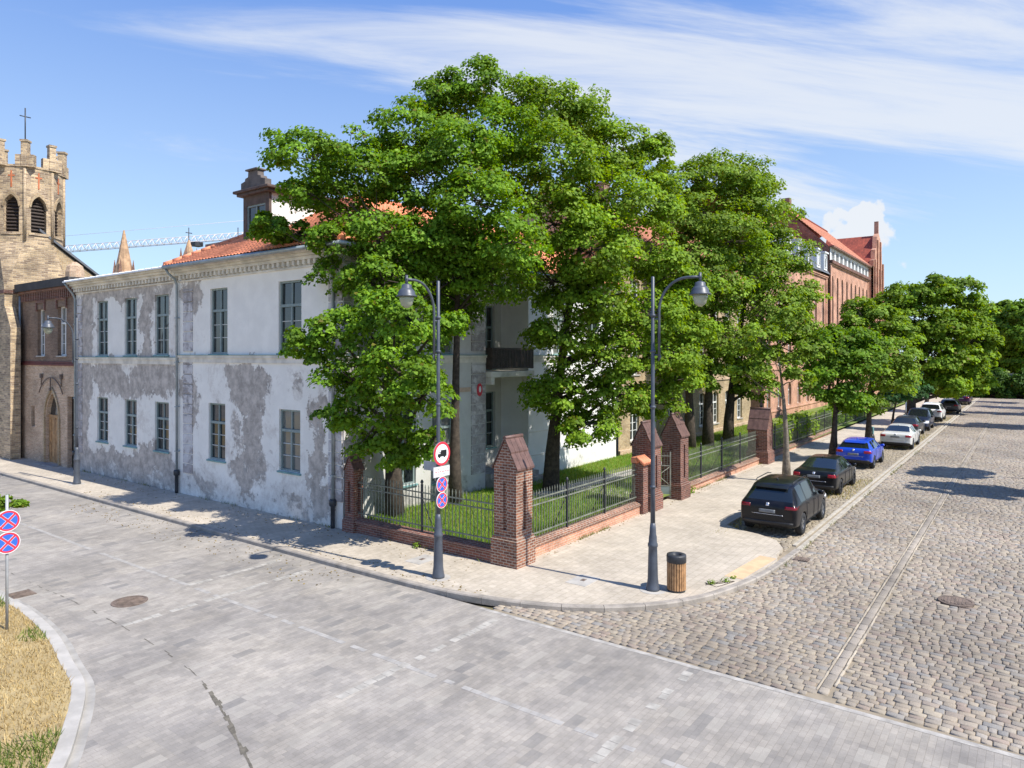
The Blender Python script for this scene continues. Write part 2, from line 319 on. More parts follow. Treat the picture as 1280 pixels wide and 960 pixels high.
def wall(mb,a0,a1,z0,z1,ops=(),depth=.25,mi=0,mr=None):
    """sheet with openings (a0,a1,z0,z1,arch) and reveals of the given depth"""
    mr=mi if mr is None else mr
    A=sorted({a0,a1,*[o[0] for o in ops],*[o[1] for o in ops]}); Z=sorted({z0,z1,*[o[2] for o in ops],*[o[3] for o in ops]})
    A=[x for x in A if a0<=x<=a1]; Z=[x for x in Z if z0<=x<=z1]
    for i in range(len(A)-1):
        j=0
        while j<len(Z)-1:
            ac,zc=(A[i]+A[i+1])/2,(Z[j]+Z[j+1])/2
            if any(o[0]<ac<o[1] and o[2]<zc<o[3] for o in ops): j+=1; continue
            k=j
            while k+1<len(Z)-1 and not any(o[0]<ac<o[1] and o[2]<(Z[k+1]+Z[k+2])/2<o[3] for o in ops): k+=1
            mb.face([(A[i],0,Z[j]),(A[i+1],0,Z[j]),(A[i+1],0,Z[k+1]),(A[i],0,Z[k+1])],mi); j=k+1
    for o in ops:
        l,r,b,t=o[:4]; ar=o[4] if len(o)>4 else None; w=r-l; h=t-b; dd=-depth
        n=12 if ar else 1; zs=[b+archz(ar,i/n,w,h) for i in range(n+1)]
        mb.face([(l,0,b),(l,dd,b),(l,dd,zs[0]),(l,0,zs[0])],mr); mb.face([(r,0,b),(r,0,zs[n]),(r,dd,zs[n]),(r,dd,b)],mr); mb.face([(l,0,b),(r,0,b),(r,dd,b),(l,dd,b)],mr)
        for i in range(n):
            x0,x1=l+w*i/n,l+w*(i+1)/n
            mb.face([(x0,0,zs[i]),(x0,dd,zs[i]),(x1,dd,zs[i+1]),(x1,0,zs[i+1])],mr)
            if ar: mb.face([(x0,0,zs[i]),(x1,0,zs[i+1]),(x1,0,t),(x0,0,t)],mi)
WN=[0]
def window(par,F,l,r,b,t,depth=.2,style='teal',sill=True,d0=0.):
    """frame with transom, mullion and glazing bars > pane"""
    F=fr(F,d0); f=MB(**F); w=r-l; h=t-b; e=.07; y0,y1=-depth-.06,-depth+.03
    fm,mm,gm=('frame','muntin','glass') if style=='teal' else ('whiteframe','whiteframe','glass') if style!='curtain' else ('whiteframe','whiteframe','curtain_glass')
    for x0,x1 in ((l,l+e),(r-e,r)): f.box(x0,x1,y0,y1,b,t)
    f.box(l+e,r-e,y0,y1,b,b+e); f.box(l+e,r-e,y0,y1,t-e,t)
    if h>1.5:
        zt=b+h*.66; f.box(l+e,r-e,y0,y1+.02,zt-.05,zt+.05)
        c=(l+r)/2; f.box(c-.045,c+.045,y0,y1,b+e,zt-.05); f.box(c-.03,c+.03,y0,y1-.02,zt+.05,t-e)
        for q in (.36,.68): 
            z=b+e+(zt-.05-b-e)*q
            f.box(l+e,c-.045,y0+.02,y1-.03,z-.014,z+.014,1); f.box(c+.045,r-e,y0+.02,y1-.03,z-.014,z+.014,1)
    else:
        c=(l+r)/2; f.box(c-.035,c+.035,y0,y1,b+e,t-e)
    o=f.build('window',[fm,mm],par)
    WN[0]+=1; rr=random.Random(WN[0]); q=[rr.uniform(-.012,.012) for _ in range(4)]
    g=MB(**F); g.face([(l,y0+.03+q[0],b),(r,y0+.03+q[1],b),(r,y0+.03+q[2],t),(l,y0+.03+q[3],t)]); g.build('pane','curtain_glass' if gm=='glass' and rr.random()<.16 else gm,o)
    if sill:
        s=MB(**F); s.box(l-.06,r+.06,-depth+.031,.07,b-.07,b-.002); s.build('sill','copper' if style=='teal' else 'conc',o,.01)
    return o
# ------------------------------------------------------------ ground, roads, pavements
def sheet(name,poly,z,m,kind='structure',z0=None):
    b=MB()
    if z0 is None:
        b.face([(x,y,z) for x,y in poly])
    else: b.slab(poly,z0,z)
    me=b.build(name,m,None); 
    bm=bmesh.new(); bm.from_mesh(me.data); bmesh.ops.triangulate(bm,faces=[f for f in bm.faces if len(f.verts)>4]); bm.to_mesh(me.data); bm.free()
    return tag(me,kind=kind)
def m_ground():
    t=NT('dry_ground'); P=t.pos(); return t.set(t.mix(t.ss(t.noise(P,.3,6),.35,.65),(.17,.135,.075),(.085,.10,.035)),.95)
def m_road():
    t=NT('grey_clinker_paving'); P=t.pos()
    wv=t.noise(P,.5,3,col=True); wp=t.vec('ADD',P,t.vec('SCALE',wv).outputs[0]).outputs[0]
    t.N[-1].name; 
    sw=t.n('ShaderNodeMapping'); t.put(sw.inputs[0],P)
    b=t.brick(sw.outputs[0],(.37,.335,.29),(.30,.275,.242),(.265,.237,.198),.215,.105,.004)
    v=b.outputs[0]
    # patches laid at different times: big random rectangles with ragged tone
    pb=t.brick(P,(.86,.86,.88),(1.10,1.08,1.05),(.97,.97,.97),3.4,1.25,.0,.37); v=t.mix(.6,v,pb.outputs[0],'MULTIPLY')
    pb2=t.brick(P,(.9,.9,.92),(1.06,1.05,1.03),(1,1,1),1.1,.42,.0,.41); v=t.mix(.6,v,pb2.outputs[0],'MULTIPLY')
    n1=t.ss(t.noise(P,.35,7,.62),.32,.68,.80,1.17); s=t.vec('SCALE',v); t.put(s.inputs['Scale'],n1); v=s.outputs[0]
    n2=t.ss(t.noise(P,2.6,6,.7),.3,.72,.85,1.13); s=t.vec('SCALE',v); t.put(s.inputs['Scale'],n2); v=s.outputs[0]
    tr=t.n('ShaderNodeMapping'); t.put(tr.inputs[0],P); tr.inputs['Scale'].default_value=(1.1,.06,1); v=t.mix(t.ss(t.noise(tr.outputs[0],1.,5,.6),.50,.70,0,.30),v,(.20,.185,.165))
    # single dark and light stones
    cell=t.n('ShaderNodeTexWhiteNoise',noise_dimensions='2D')
    q=t.n('ShaderNodeMapping'); t.put(q.inputs[0],P); q.inputs['Scale'].default_value=(1/.43,1/.21,1); fl=t.vec('FLOOR',q.outputs[0]).outputs[0]; t.put(cell.inputs[0],fl)
    v=t.mix(t.ss(cell.outputs[0],.955,.96,0,.45),v,(.15,.145,.14)); v=t.mix(t.ss(cell.outputs[0],.06,.05,0,.4),v,(.42,.385,.33))
    # dirt drift and fine grit
    v=t.mix(t.ss(t.noise(P,.9,8,.7),.56,.72,0,.35),v,(.34,.295,.235)); v=t.mix(t.ss(t.noise(P,60,2),.3,.7,0,.18),v,(.12,.115,.11))
    t.bump(t.math('SUBTRACT',t.noise(P,50,3),t.math('MULTIPLY',b.outputs['Fac'],1.)),.35,.008)
    return t.set(v,.8)
def m_pave():
    t=NT('pale_pavement_setts'); P=t.pos(); b=t.brick(P,(.50,.435,.35),(.44,.38,.30),(.35,.295,.225),.21,.21,.007,.5)
    n=t.math('MULTIPLY',t.ss(t.noise(P,.7,7,.65),.3,.7,.86,1.1),t.ss(t.noise(P,5,6,.7),.3,.75,1.06,.88)); s=t.vec('SCALE',b.outputs[0]); t.put(s.inputs['Scale'],n)
    v=t.mix(t.ss(t.noise(P,1.7,8,.75),.60,.75,0,.4),s.outputs[0],(.30,.26,.20))
    t.bump(t.math('SUBTRACT',t.noise(P,40,3),b.outputs['Fac']),.25,.006); return t.set(v,.85)
def m_bed():
    t=NT('sandy_joint_bed'); P=t.pos(); return t.set(t.mix(t.ss(t.noise(P,2,6),.3,.7),(.21,.175,.125),(.31,.255,.185)),.95)
def m_lawn(name,a,b,c):
    t=NT(name); P=t.pos(); v=t.mix(t.ss(t.noise(P,.55,6,.6),.35,.65),a,b); v=t.mix(t.ss(t.noise(P,6,5,.7),.45,.7,0,.6),v,c); t.bump(t.noise(P,30,4),.6,.03); return t.set(v,.95)
mat['ground']=m_ground(); mat['road']=m_road(); mat['pave']=m_pave(); mat['bed']=m_bed()
mat['lawn']=m_lawn('lawn_soil',(.12,.19,.025),(.20,.22,.05),(.07,.12,.02)); mat['drysoil']=m_lawn('dry_verge_soil',(.36,.27,.13),(.44,.34,.17),(.23,.17,.09))
sheet('ground',[(-900,-900),(900,-900),(900,900),(-900,900)],-.10,'ground')
sheet('paved_road',[(-60,-90),(-2.66,-90),(-2.66,120),(-60,120)],0,'road')
ARC=[(-2.72,-3.5),(-2.70,-5.2),(-2.64,-6.5),(-2.42,-7.95),(-1.95,-9.45),(-1.22,-10.72),(-.2,-11.7),(.95,-12.36),(2.4,-12.76),(4.2,-12.98),(6.9,-13.04)]
def smooth(P,n=6):
    out=[]; P=[Vector((*p,0)) if len(p)==2 else Vector(p) for p in P]
    for i in range(len(P)-1):
        a,b,c,d=P[max(i-1,0)],P[i],P[i+1],P[min(i+2,len(P)-1)]
        for k in range(n):
            t=k/n; out.append(.5*((2*b)+(c-a)*t+(2*a-5*b+4*c-d)*t*t+(3*b-a-3*c+d)*t**3))
    out.append(P[-1]); return out
arc=[(p.x,p.y) for p in smooth(ARC)]
KE=[(-2.72,110)]+arc
def offset(P,d):
    out=[]
    for i,p in enumerate(P):
        a=Vector(P[max(i-1,0)]); b=Vector(P[min(i+1,len(P)-1)]); t=(b-a).normalized(); out.append((p[0]-t.y*d,p[1]+t.x*d))
    return out
KI=offset(KE,.17)
def kerb():
    b=MB(); pts=[]
    # stones about 1 m long along the curved kerb
    E=[Vector((*p,0)) for p in KE]; s=[0]
    for i in range(len(E)-1): s.append(s[-1]+(E[i+1]-E[i]).length)
    def at(u,L):
        u=min(max(u,0),s[-1]); i=max(k for k in range(len(s)) if s[k]<=u+1e-9); i=min(i,len(s)-2); t=(u-s[i])/(s[i+1]-s[i]); return Vector(L[i]).lerp(Vector(L[i+1]),t)
    u=30.
    while u<s[-1]-.05:
        v=min(u+1.0,s[-1]); n=4; rings=[]
        for k in range(n+1):
            w=u+.006+(v-u-.012)*k/n; o=at(w,KE); i=at(w,KI); z=.125 if w<s[-1]-5 else .125-.085*(w-s[-1]+5)/5
            rings.append([(o.x,o.y,-.05),(i.x,i.y,-.05),(i.x,i.y,z),(o.x*.88+i.x*.12,o.y*.88+i.y*.12,z),(o.x,o.y,z-.03)])
        b.loft(rings,0,False); u=v
    tag(b.build('kerb','kerb'),kind='structure')
    c=MB(); x=6.93
    while x<104:
        c.box(x,x+.99,-13.06,-12.90,-.05,.045+random.uniform(-.004,.004)); c.box(x+.4,x+1.39,-12.80,-12.68,-.05,.035); x+=1.
    tag(c.build('kerb_line','kerblight',None,.012),kind='structure')
kerb()
BAY=[(5.6,-12.68),(6.5,-12.62),(7.3,-12.2),(7.75,-11.5),(7.95,-10.8),(8.4,-10.2)]
PV=[p for p in KI]+[]
side=[p for p in KI if p[0]<5.3]+BAY+[(106,-10.15),(106,-6.62),(-.02,-6.62),(-.02,110)]
sheet('sidewalk',side,.11,'pave',z0=-.05)
sheet('tactile_strip',[(2.75,-12.62),(5.2,-12.80),(5.25,-12.32),(2.75,-12.14)],.114,'tan')
sheet('cobble_bed',[(-2.66,-24),(106,-24),(106,-8.5),(-2.66,-8.5)],-.012,'bed')
def inpoly(x,y,poly):
    c=np.zeros(len(x),bool); n=len(poly)
    for i in range(n):
        x1,y1=poly[i]; x2,y2=poly[(i+1)%n]
        c^=((y1>y)!=(y2>y))&(x<(x2-x1)*(y-y1)/((y2-y1) or 1e-9)+x1)
    return c
KP=[(-2.72,20)]+arc+[(7,20)]
def stones(x0,x1,y0,y1,row,ln,keep=None,gap=.010,h=.020,pal=None,seed=1,wk=1.):
    g=np.random.default_rng(seed); C=[]; x=x0
    while x<x1:
        w=row*g.uniform(.82,1.2); n=int((y1-y0)/(ln*.75))+2; l=ln*g.uniform(.62,1.4,n); e=np.cumsum(l)+y0-g.uniform(0,ln); m=(e<y1)&(e-l>y0-ln); 
        C.append(np.stack([np.full(m.sum(),x),np.full(m.sum(),min(x+w,x1)),np.maximum((e-l)[m],y0),e[m]],1)); x+=w
    C=np.concatenate(C); cx,cy=(C[:,0]+C[:,1])/2,(C[:,2]+C[:,3])/2
    if keep is not None: k=keep(cx,cy); C,cx,cy=C[k],cx[k],cy[k]
    n=len(C); wob=wk*(.035*np.sin(cy*1.7+cx*.6)+.03*np.sin(cy*.63+1.+cx*.23))
    X=np.stack([C[:,0],C[:,1],C[:,1],C[:,0]],1)+wob[:,None]; Y=np.stack([C[:,2],C[:,2],C[:,3],C[:,3]],1)
    mx,my=X.mean(1)[:,None],Y.mean(1)[:,None]; sx,sy=np.sign(X-mx),np.sign(Y-my)
    X=X-sx*gap*g.uniform(.3,1.5,X.shape); Y=Y-sy*gap*g.uniform(.3,1.5,Y.shape)
    hh=(h+g.normal(0,.003,n))[:,None]+sx*g.normal(0,.003,(n,1))+sy*g.normal(0,.003,(n,1))
    V=np.zeros((n,12,3),np.float32)
    V[:,0:4]=np.stack([X,Y,np.full_like(X,-.03)],2); V[:,4:8]=np.stack([X,Y,hh-.011],2); V[:,8:12]=np.stack([X-sx*.015,Y-sy*.015,hh],2)
    f=np.array([[0,1,5,4],[1,2,6,5],[2,3,7,6],[3,0,4,7],[4,5,9,8],[5,6,10,9],[6,7,11,10],[7,4,8,11],[8,9,10,11]])
    F=(np.arange(n)[:,None,None]*12+f[None]).reshape(-1,4)
    P=np.array(pal); c=P[g.choice(len(P),n,p=None)]*g.uniform(.84,1.15,(n,1)); lf=1+.13*np.sin(cx*.35+cy*.5)+.10*np.sin(cx*.9-cy*.8+2); c=c*lf[:,None]
    return V.reshape(-1,3),F,np.repeat(c,12,0)
PAL=[(.33,.27,.20),(.315,.26,.195),(.295,.245,.19),(.345,.29,.215),(.31,.25,.185),(.275,.235,.19),(.29,.235,.185),(.28,.215,.17),(.25,.235,.215),(.295,.26,.22)]
ROWY=(-15.89,-15.60)
def keepc(x,y):
    k=~inpoly(x,y,KP)&~((y>-13.08)&(x>6.9)); k&=~((y>ROWY[0])&(y<ROWY[1])); k&=((x-4.43)**2+(y+17.25)**2>.36**2); return k
v,f,c=stones(-2.6,104.5,-21.5,-8.4,.152,.20,keepc,pal=PAL,gap=.008,h=.015)
tag(fastmesh('cobbled_street',v,f,c,mat['stone']),kind='structure')
def rowstones():
    g=np.random.default_rng(5); Vs,Fs,Cs=[],[],[]; k=0
    for y0,y1,ln,pal in ((-15.89,-15.835,.42,(.37,.315,.24)),(-15.83,-15.66,.33,(.29,.25,.205)),(-15.655,-15.60,.42,(.37,.315,.24))):
        v,f,c=stones(y0,y1,-104.,2.5,1.,ln,pal=[pal,sc(pal,.85),sc(pal,1.1)],seed=int(-y0*100),gap=.007,h=.03,wk=0.)
        # rows were laid along the second axis: turn them to run along the street
        v=v[:,[1,0,2]]; v[:,0]*=-1; y=(v[:,1]); lo,hi=y.min(),y.max(); v[:,1]=y0+(y-lo)/(hi-lo)*(y1-y0)
        Vs.append(v); Fs.append(f[:,::1]+k); Cs.append(c); k+=len(v)
    tag(fastmesh('drainage_row',np.concatenate(Vs),np.concatenate(Fs),np.concatenate(Cs),mat['stone']),kind='structure')
rowstones()
BP=BAY+[(104,-10.15),(104,-12.66),(5.6,-12.68)]
v,f,c=stones(5.6,104,-12.68,-10.15,.16,.19,lambda x,y: inpoly(x,y,BP),pal=[(.34,.28,.19),(.31,.26,.185),(.29,.235,.165),(.27,.23,.18),(.36,.305,.215)],seed=9,h=.03)
tag(fastmesh('parking_bay',v,f,c,mat['stone']),kind='structure')
sheet('pale_edging',[(-2.80,-90),(-2.68,-90),(-2.68,-8.2),(-2.80,-8.2)],.004,M('edge_sett',(.36,.335,.30),.85,.25,4,.2))
# grass island with its kerb
ISO=[(-9.2,40),(-9.18,8),(-9.19,2.0),(-9.2,0.1),(-9.41,-1.98),(-9.81,-3.84),(-10.1,-5.08),(-10.74,-6.42),(-11.5,-7.7),(-12.8,-9.2),(-14.6,-10.4),(-17,-11.2)]
iso=[(-9.2,40)]+[(p.x,p.y) for p in smooth(ISO[1:],5)]; isi=offset(iso,-.22); iso2=offset(iso,.15)
def island_kerb():
    b=MB(); ring=[]
    rs=[]
    for i in range(len(iso)):
        o,n=iso[i],isi[i]; rs.append([(o[0],o[1],-.05),(n[0],n[1],-.05),(n[0],n[1],.11),(o[0],o[1],.09)])
    b.loft(rs,0,False); tag(b.build('island_kerb','conc',None,.01),kind='structure')
    g=MB(); 
    for i in range(len(iso)-1): g.face([(*iso[i],.004),(*iso[i+1],.004),(*iso2[i+1],.004),(*iso2[i],.004)])
    tag(g.build('gutter_strip',M('grey_gutter',(.335,.315,.285),.85,.2,2,.2)),kind='structure')
island_kerb()
sheet('grass_island',isi+[(-40,-11.2),(-40,40)],.10,'drysoil',z0=-.05)
# weedy settlement crack in the grey paving and repairs
def crack():
    b=MB(); P=smooth([(-8.37,4.5),(-8.35,2.67),(-8.3,0),(-8.33,-2.31),(-8.5,-5.39),(-8.94,-7.36),(-9.69,-9.5),(-10.6,-11.8)],14)
    for i in range(len(P)-1):
        if random.random()<.30 and P[i].y>-7: continue
        w=(.008 if P[i].y>-6.5 else .035)*random.uniform(.4,1.6); w2=w*random.uniform(.6,1.4); j=random.uniform(-.02,.02)
        b.face([(P[i].x-w+j,P[i].y,.004),(P[i].x+w+j,P[i].y,.004),(P[i+1].x+w2+j,P[i+1].y,.004),(P[i+1].x-w2+j,P[i+1].y,.004)])
    tag(b.build('road_crack',M('dark_joint_dirt',(.13,.115,.09),.95,.3,9,.2)),kind='structure')
crack()
def stripes():
    b=MB()
    for x0,x1,y in ((-8.3,-3.0,-2.6),(-6.2,-3.2,-1.15),(-7.6,-3.,-9.05),(-12,-3,-13.6)):
        x=x0
        while x<x1:
            if random.random()<.8: b.box(x,x+.2,y+random.uniform(-.02,.02),y+.17+random.uniform(-.02,.02),-.02,.004)
            x+=.215
    tag(b.build('pale_sett_rows',M('pale_sett',(.365,.34,.30),.85,.25,3,.2)),kind='structure')
    c=MB(); y=-30
    while y<20:
        if random.random()<.85: c.box(-6.05,-5.93,y,y+.2,-.02,.0035)
        y+=.215
    tag(c.build('sett_seam',M('grey_sett',(.33,.31,.285),.85,.2,3,.2)),kind='structure')
stripes()
# garden inside the fence
GZ=.30
sheet('garden_lawn',[(.25,-6.9),(104,-6.7),(104,-.0),(45,0),(.25,0)],GZ,'lawn')
sheet('garden_path',[(7.6,-2.2),(20.5,-2.9),(20.5,-3.6),(7.6,-3.2)],GZ+.012,'conc')
sheet('gate_path',[(9.6,-6.6),(11.0,-6.6),(11.0,-3.3),(9.6,-3.1)],GZ+.008,'conc')
def cover(name,label,loc,r,square=False,cat='manhole cover',rot=0.):
    b=MB()
    if square: 
        b.box(-r,r,-r,r,-.03,.012); 
        for i in range(5): b.box(-r*.8,r*.8,-r*.8+i*r*.36,-r*.8+i*r*.36+r*.16,.012,.022)
    else:
        b.lathe([(r*1.12,-.03),(r*1.12,.012),(r*.98,.016),(r*.97,.008),(r*.9,.008),(r*.9,.016),(0.02,.018)],n=28,sm=False)
        for i in range(-3,4):
            q=math.sqrt(max(0,(r*.8)**2-(i*r*.22)**2)); b.box(-q,q,i*r*.22-r*.05,i*r*.22+r*.05,.012,.026)
    o=b.build(name,'rust'); o.location=(*loc,.004); o.rotation_euler=(0,0,rot); return tag(o,label,cat)
cover('manhole_cover','round rusty manhole cover in the middle of the grey paved road',(-7.48,-1.07),.36)
cover('manhole_cover','worn round manhole cover set in the cobbled street by the pale stone row',(4.43,-17.25),.34).location.z=.03
cover('drain_grate','square rusty drain grate beside the dry grass island',(-8.86,1.65),.26,True,'drain')
cover('drain_grate','small dark drain grate at the end of the parking bay kerb',(5.9,-13.32),.2,True,'drain').location.z=.03
for n,(x,y),lab in (('access_cover',(-.95,-4.6),'square pavement cover beside the low red brick fence wall'),('access_cover',(.2,-9.3),'square pavement cover on the street corner near the big brick pillar')):
    b=MB(); b.box(-.42,.42,-.3,.3,0,.008); b.box(-.08,.08,-.06,.06,.008,.014,1); o=b.build(n,['conc','rust']); o.location=(x,y,.109); tag(o,lab,'cover')
# ------------------------------------------------------------ buildings
def pipe(par,a,z0,z1,F,d=.10,top=None,shoe=1.0):
    b=MB(**F); pts=[(a,d,z1),(a,d,z0+shoe)]
    if top: pts=top+pts
    b.tube(pts,.055,8); 
    for z in np.arange(z0+shoe+.8,z1,1.9): b.box(a-.075,a+.075,.0,d+.07,z-.02,z+.02)
    o=b.build('drainpipe','zinc',par)
    c=MB(**F); c.lathe([(.07,z0),(.075,z0+.15),(.075,z0+shoe-.25),(.12,z0+shoe-.22),(.13,z0+shoe-.05),(.10,z0+shoe)],(a,d+.01),10); c.build('pipe_shoe','iron',o)
def quoins(par,F,cols,z0,z1,name='quoin_strip',step=.42):
    for a0,a1 in cols:
        z=z0; b=MB(**F)
        while z<z1-.1: b.box(a0,a1,-.02,.04,z+.022,min(z+step,z1)-.022); z+=step
        b.build(name,'quoin',par,.008)
def cornice(par,F,a0,a1,z,depth=.5,h=.6,dent=True,m='cornice',ret=0.):
    b=MB(**F)
    b.box(a0,a1,-.02,.06,z-h,z-h+.07); b.box(a0,a1,-.02,depth*.45,z-.33,z-.21); b.box(a0,a1,-.02,depth*.7,z-.209,z-.11); b.box(a0-ret,a1,-.02,depth,z-.109,z)
    if dent:
        a=a0+.06
        while a<a1-.14: b.box(a,a+.14,0,depth*.40,z-.50,z-.331); a+=.30
    return b.build('cornice',m,par,.012)
def string(par,F,a0,a1,z,m='cornice',cap='copper'):
    b=MB(**F); b.box(a0,a1,-.02,.10,z-.10,z,0); b.box(a0,a1,-.02,.13,z+.001,z+.02,1); b.box(a0,a1,-.02,.05,z-.30,z-.101,0); b.build('string_course',[m,cap],par)
def tiles(par,m,corners,wave=.22,step=.36,amp=.032,clip=None,name='roof',sub=6):
    """pantiled slope: corners = eave start, eave end, top end, top start"""
    A,B,C,D=[Vector(c) for c in corners]; L=(B-A).length; S=max((D-A).length,(C-B).length); na=int(L/wave*sub); ns=max(2,int(S/step)); 
    u=(B-A).normalized(); w=((D-A)-(D-A).dot(u)*u).normalized(); n=u.cross(w); n=n if n.z>0 else -n
    V=[];F=[]
    s=np.linspace(0,1,na+1); rows=[]
    for i in range(ns):
        for e in (0,1): rows.append(((i+e)/ns,(.045 if e==0 else .0)))
    for t,up in rows:
        P0=np.array(A.lerp(D,t)); P1=np.array(B.lerp(C,t)); ln=np.linalg.norm(P1-P0)
        p=P0[None]*(1-s[:,None])+P1[None]*s[:,None]
        off=np.dot(p-np.array(A),np.array(u)); ph=off/wave*2*np.pi; h=amp*(np.abs(np.sin(ph/2))*1.6-.6)+up
        V.append(p+np.array(n)[None]*h[:,None])
    V=np.concatenate(V); r=len(rows); i,j=np.meshgrid(np.arange(r-1),np.arange(na),indexing='ij'); k=(i*(na+1)+j).ravel(); F=np.stack([k,k+1,k+na+2,k+na+1],1)
    return fastmesh(name,V,F,(.5,.2,.1),mat[m],par)
def ridge(par,pts,r=.12,m='tile',name='ridge_tiles'):
    b=MB()
    for p,q in zip(pts,pts[1:]):
        p,q=Vector(p),Vector(q); n=max(1,int((q-p).length/.4))
        for i in range(n):
            a=p.lerp(q,i/n); c=p.lerp(q,(i+1.08)/n); b.tube([a,c],[r*1.08,r*.92],8)
    return b.build(name,m,par)

# --- white stucco corner house
H1=thing('corner_house','white stucco corner house with peeling paint, red tiled hip roof and brown dormer','house',(4,5,0))
YS=10.72; EV=9.72; XE=19.45
wops=[(6.96,8.21,6.06,8.71),(2.25,3.6,6.08,8.72),(7.12,8.34,1.76,4.06),(2.32,3.57,1.76,4.02)]
b=MB(**XF); wall(b,0,YS,0,EV,wops,.26); b.build('west_wall','peel',H1)
for o in wops: window(H1,XF,*o,depth=.11)
sops=[(2.3,3.5,6.06,8.7),(4.4,5.6,6.06,8.7),(2.3,3.5,1.15,4.2),(4.4,5.6,1.0,4.25)]
b=MB(**YF); wall(b,0,7.7,0,EV,sops,.26); b.face([(0,0,0),(0,-.0,0),(0,0,.01)]); b.build('garden_wall','stuccoshade',H1)
for o in sops: window(H1,YF,*o,depth=.11)
eops=[(13.0,14.2,6.06,8.7),(16.3,17.5,6.06,8.7)]
b=MB(**YF); wall(b,10.9,XE,0,EV,eops,.26); wall(b,7.7,10.9,8.95,EV,[],.1); b.build('east_garden_wall','stucco',H1)
for o in eops: window(H1,YF,*o,depth=.11)
# recessed entrance with loggia above
b=MB(o=(0,1.6,0),a=(1,0,0),d=(0,-1,0)); rops=[(7.95,8.75,.9,4.0),(9.35,10.45,1.7,4.3),(8.1,9.1,5.4,8.3),(9.5,10.4,5.4,8.3)]
wall(b,7.7,10.9,0,8.95,rops,.2); b.build('porch_back_wall','stuccoshade',H1)
b=MB(); b.face([(7.7,0,0),(7.7,1.6,0),(7.7,1.6,8.95),(7.7,0,8.95)]); b.face([(10.9,0,0),(10.9,1.6,0),(10.9,1.6,8.95),(10.9,0,8.95)]); b.face([(7.7,0,8.95),(10.9,0,8.95),(10.9,1.6,8.95),(7.7,1.6,8.95)]); b.build('porch_cheek','stucco',H1)
for o in rops[1:]: window(H1,dict(o=(0,1.6,0),a=(1,0,0),d=(0,-1,0)),*o,depth=.15,style='teal')
b=MB(); b.box(7.95,8.75,1.72,1.78,.9,4.0); b.box(8.33,8.37,1.70,1.72,.95,3.9); 
for z in (1.1,2.1,3.1): b.box(8.02,8.3,1.69,1.719,z,z+.8); b.box(8.4,8.68,1.69,1.719,z,z+.8)
b.build('front_door','darkwood',H1)
b=MB(); b.box(7.72,10.88,-.35,1.59,5.05,5.3); b.box(7.74,7.98,-.3,0.2,4.75,5.049); b.box(10.62,10.86,-.3,.2,4.75,5.049); b.build('balcony_slab','cornice',H1,.02)
b=MB(); b.box(7.75,10.85,-.33,-.27,6.25,6.33); b.box(7.75,10.85,-.33,-.27,5.42,5.48)
a=7.8
while a<10.84: b.box(a,a+.075,-.315,-.285,5.48,6.25); a+=.115
for y0 in (7.76,10.8): b.box(y0,y0+.05,-.30,-.0,5.4,6.33)
b.build('balcony_railing','darkwood',H1)
b=MB(); 
for i in range(4): b.box(7.72,10.88,-.3-.3*i,1.59 if i==0 else -.3*i,.3*0,.95-.2*i)
b.build('porch_steps','stonebase',H1)
quoins(H1,XF,[(.02,.72),(9.55,10.28)],1.0,5.75); quoins(H1,XF,[(.02,.72),(9.55,10.28)],6.15,8.8)
quoins(H1,YF,[(0,.95),(6.75,7.68)],1.0,5.75); quoins(H1,YF,[(0,.95),(6.75,7.68)],6.15,8.8)
b=MB(**YF); 
for z in (1.3,2.4,3.5,5.0,7.2): b.box(10.95,XE-.02,-.02,.02,z,z+.03)
b.build('wall_joint','cornice',H1)
cornice(H1,XF,-.0,YS-.02,EV,.42); cornice(H1,YF,.001,7.7,EV-.001,.42,ret=.42); cornice(H1,YF,10.9,XE,EV-.001,.5)
b=MB(**YF); b.box(7.7,10.9,-.02,.5,EV-.11,EV-.001); b.box(7.7,10.9,-.02,.35,EV-.21,EV-.111); b.build('porch_cornice','cornice',H1)
string(H1,XF,0,YS-.02,6.0); string(H1,YF,.13,7.7,5.999); string(H1,YF,10.9,XE,5.999)
b=MB(); b.box(.3,XE,10.5,10.7,0,EV); b.box(XE-.02,XE,0,10.7,0,EV); b.build('rear_wall','stucco',H1)
# hip roof
e=.62; x0,x1,y0,y1=-e,XE+.3,-e,YS+.12; SL=.56; ry=(y0+y1)/2; rz=EV+.06+(ry-y0)*SL; xh=x0+(ry-y0); zE=EV+.05
tiles(H1,'tile',[(x0,y1,zE),(x0,y0,zE),(xh,ry,rz),(xh,ry,rz)],name='west_roof_slope')
tiles(H1,'tile',[(x0,y0,zE),(x1,y0,zE),(x1,ry,rz),(xh,ry,rz)],name='south_roof_slope')
tiles(H1,'tile',[(x1,y1,zE),(x0,y1,zE),(xh,ry,rz),(x1,ry,rz)],name='north_roof_slope',sub=3)
ridge(H1,[(x0+.05,y1-.05,zE+.05),(xh,ry,rz+.05),(x1,ry,rz+.05)]); ridge(H1,[(x0+.05,y0+.05,zE+.05),(xh,ry,rz+.05)])
b=MB(); b.tube([(-e-.05,YS,EV-.01),(-e-.05,-e-.05,EV-.03),(XE,-e-.05,EV-.01)],.075,8); b.build('gutter','zinc',H1)
pipe(H1,YS-.06,.1,9.0,XF,top=[(YS-.1,.6,EV-.06),(YS-.1,.5,EV-.25),(YS-.08,.2,9.25)]); pipe(H1,.40,.1,9.0,XF,top=[(.3,.62,EV-.06),(.3,.5,EV-.25),(.36,.2,9.25)])
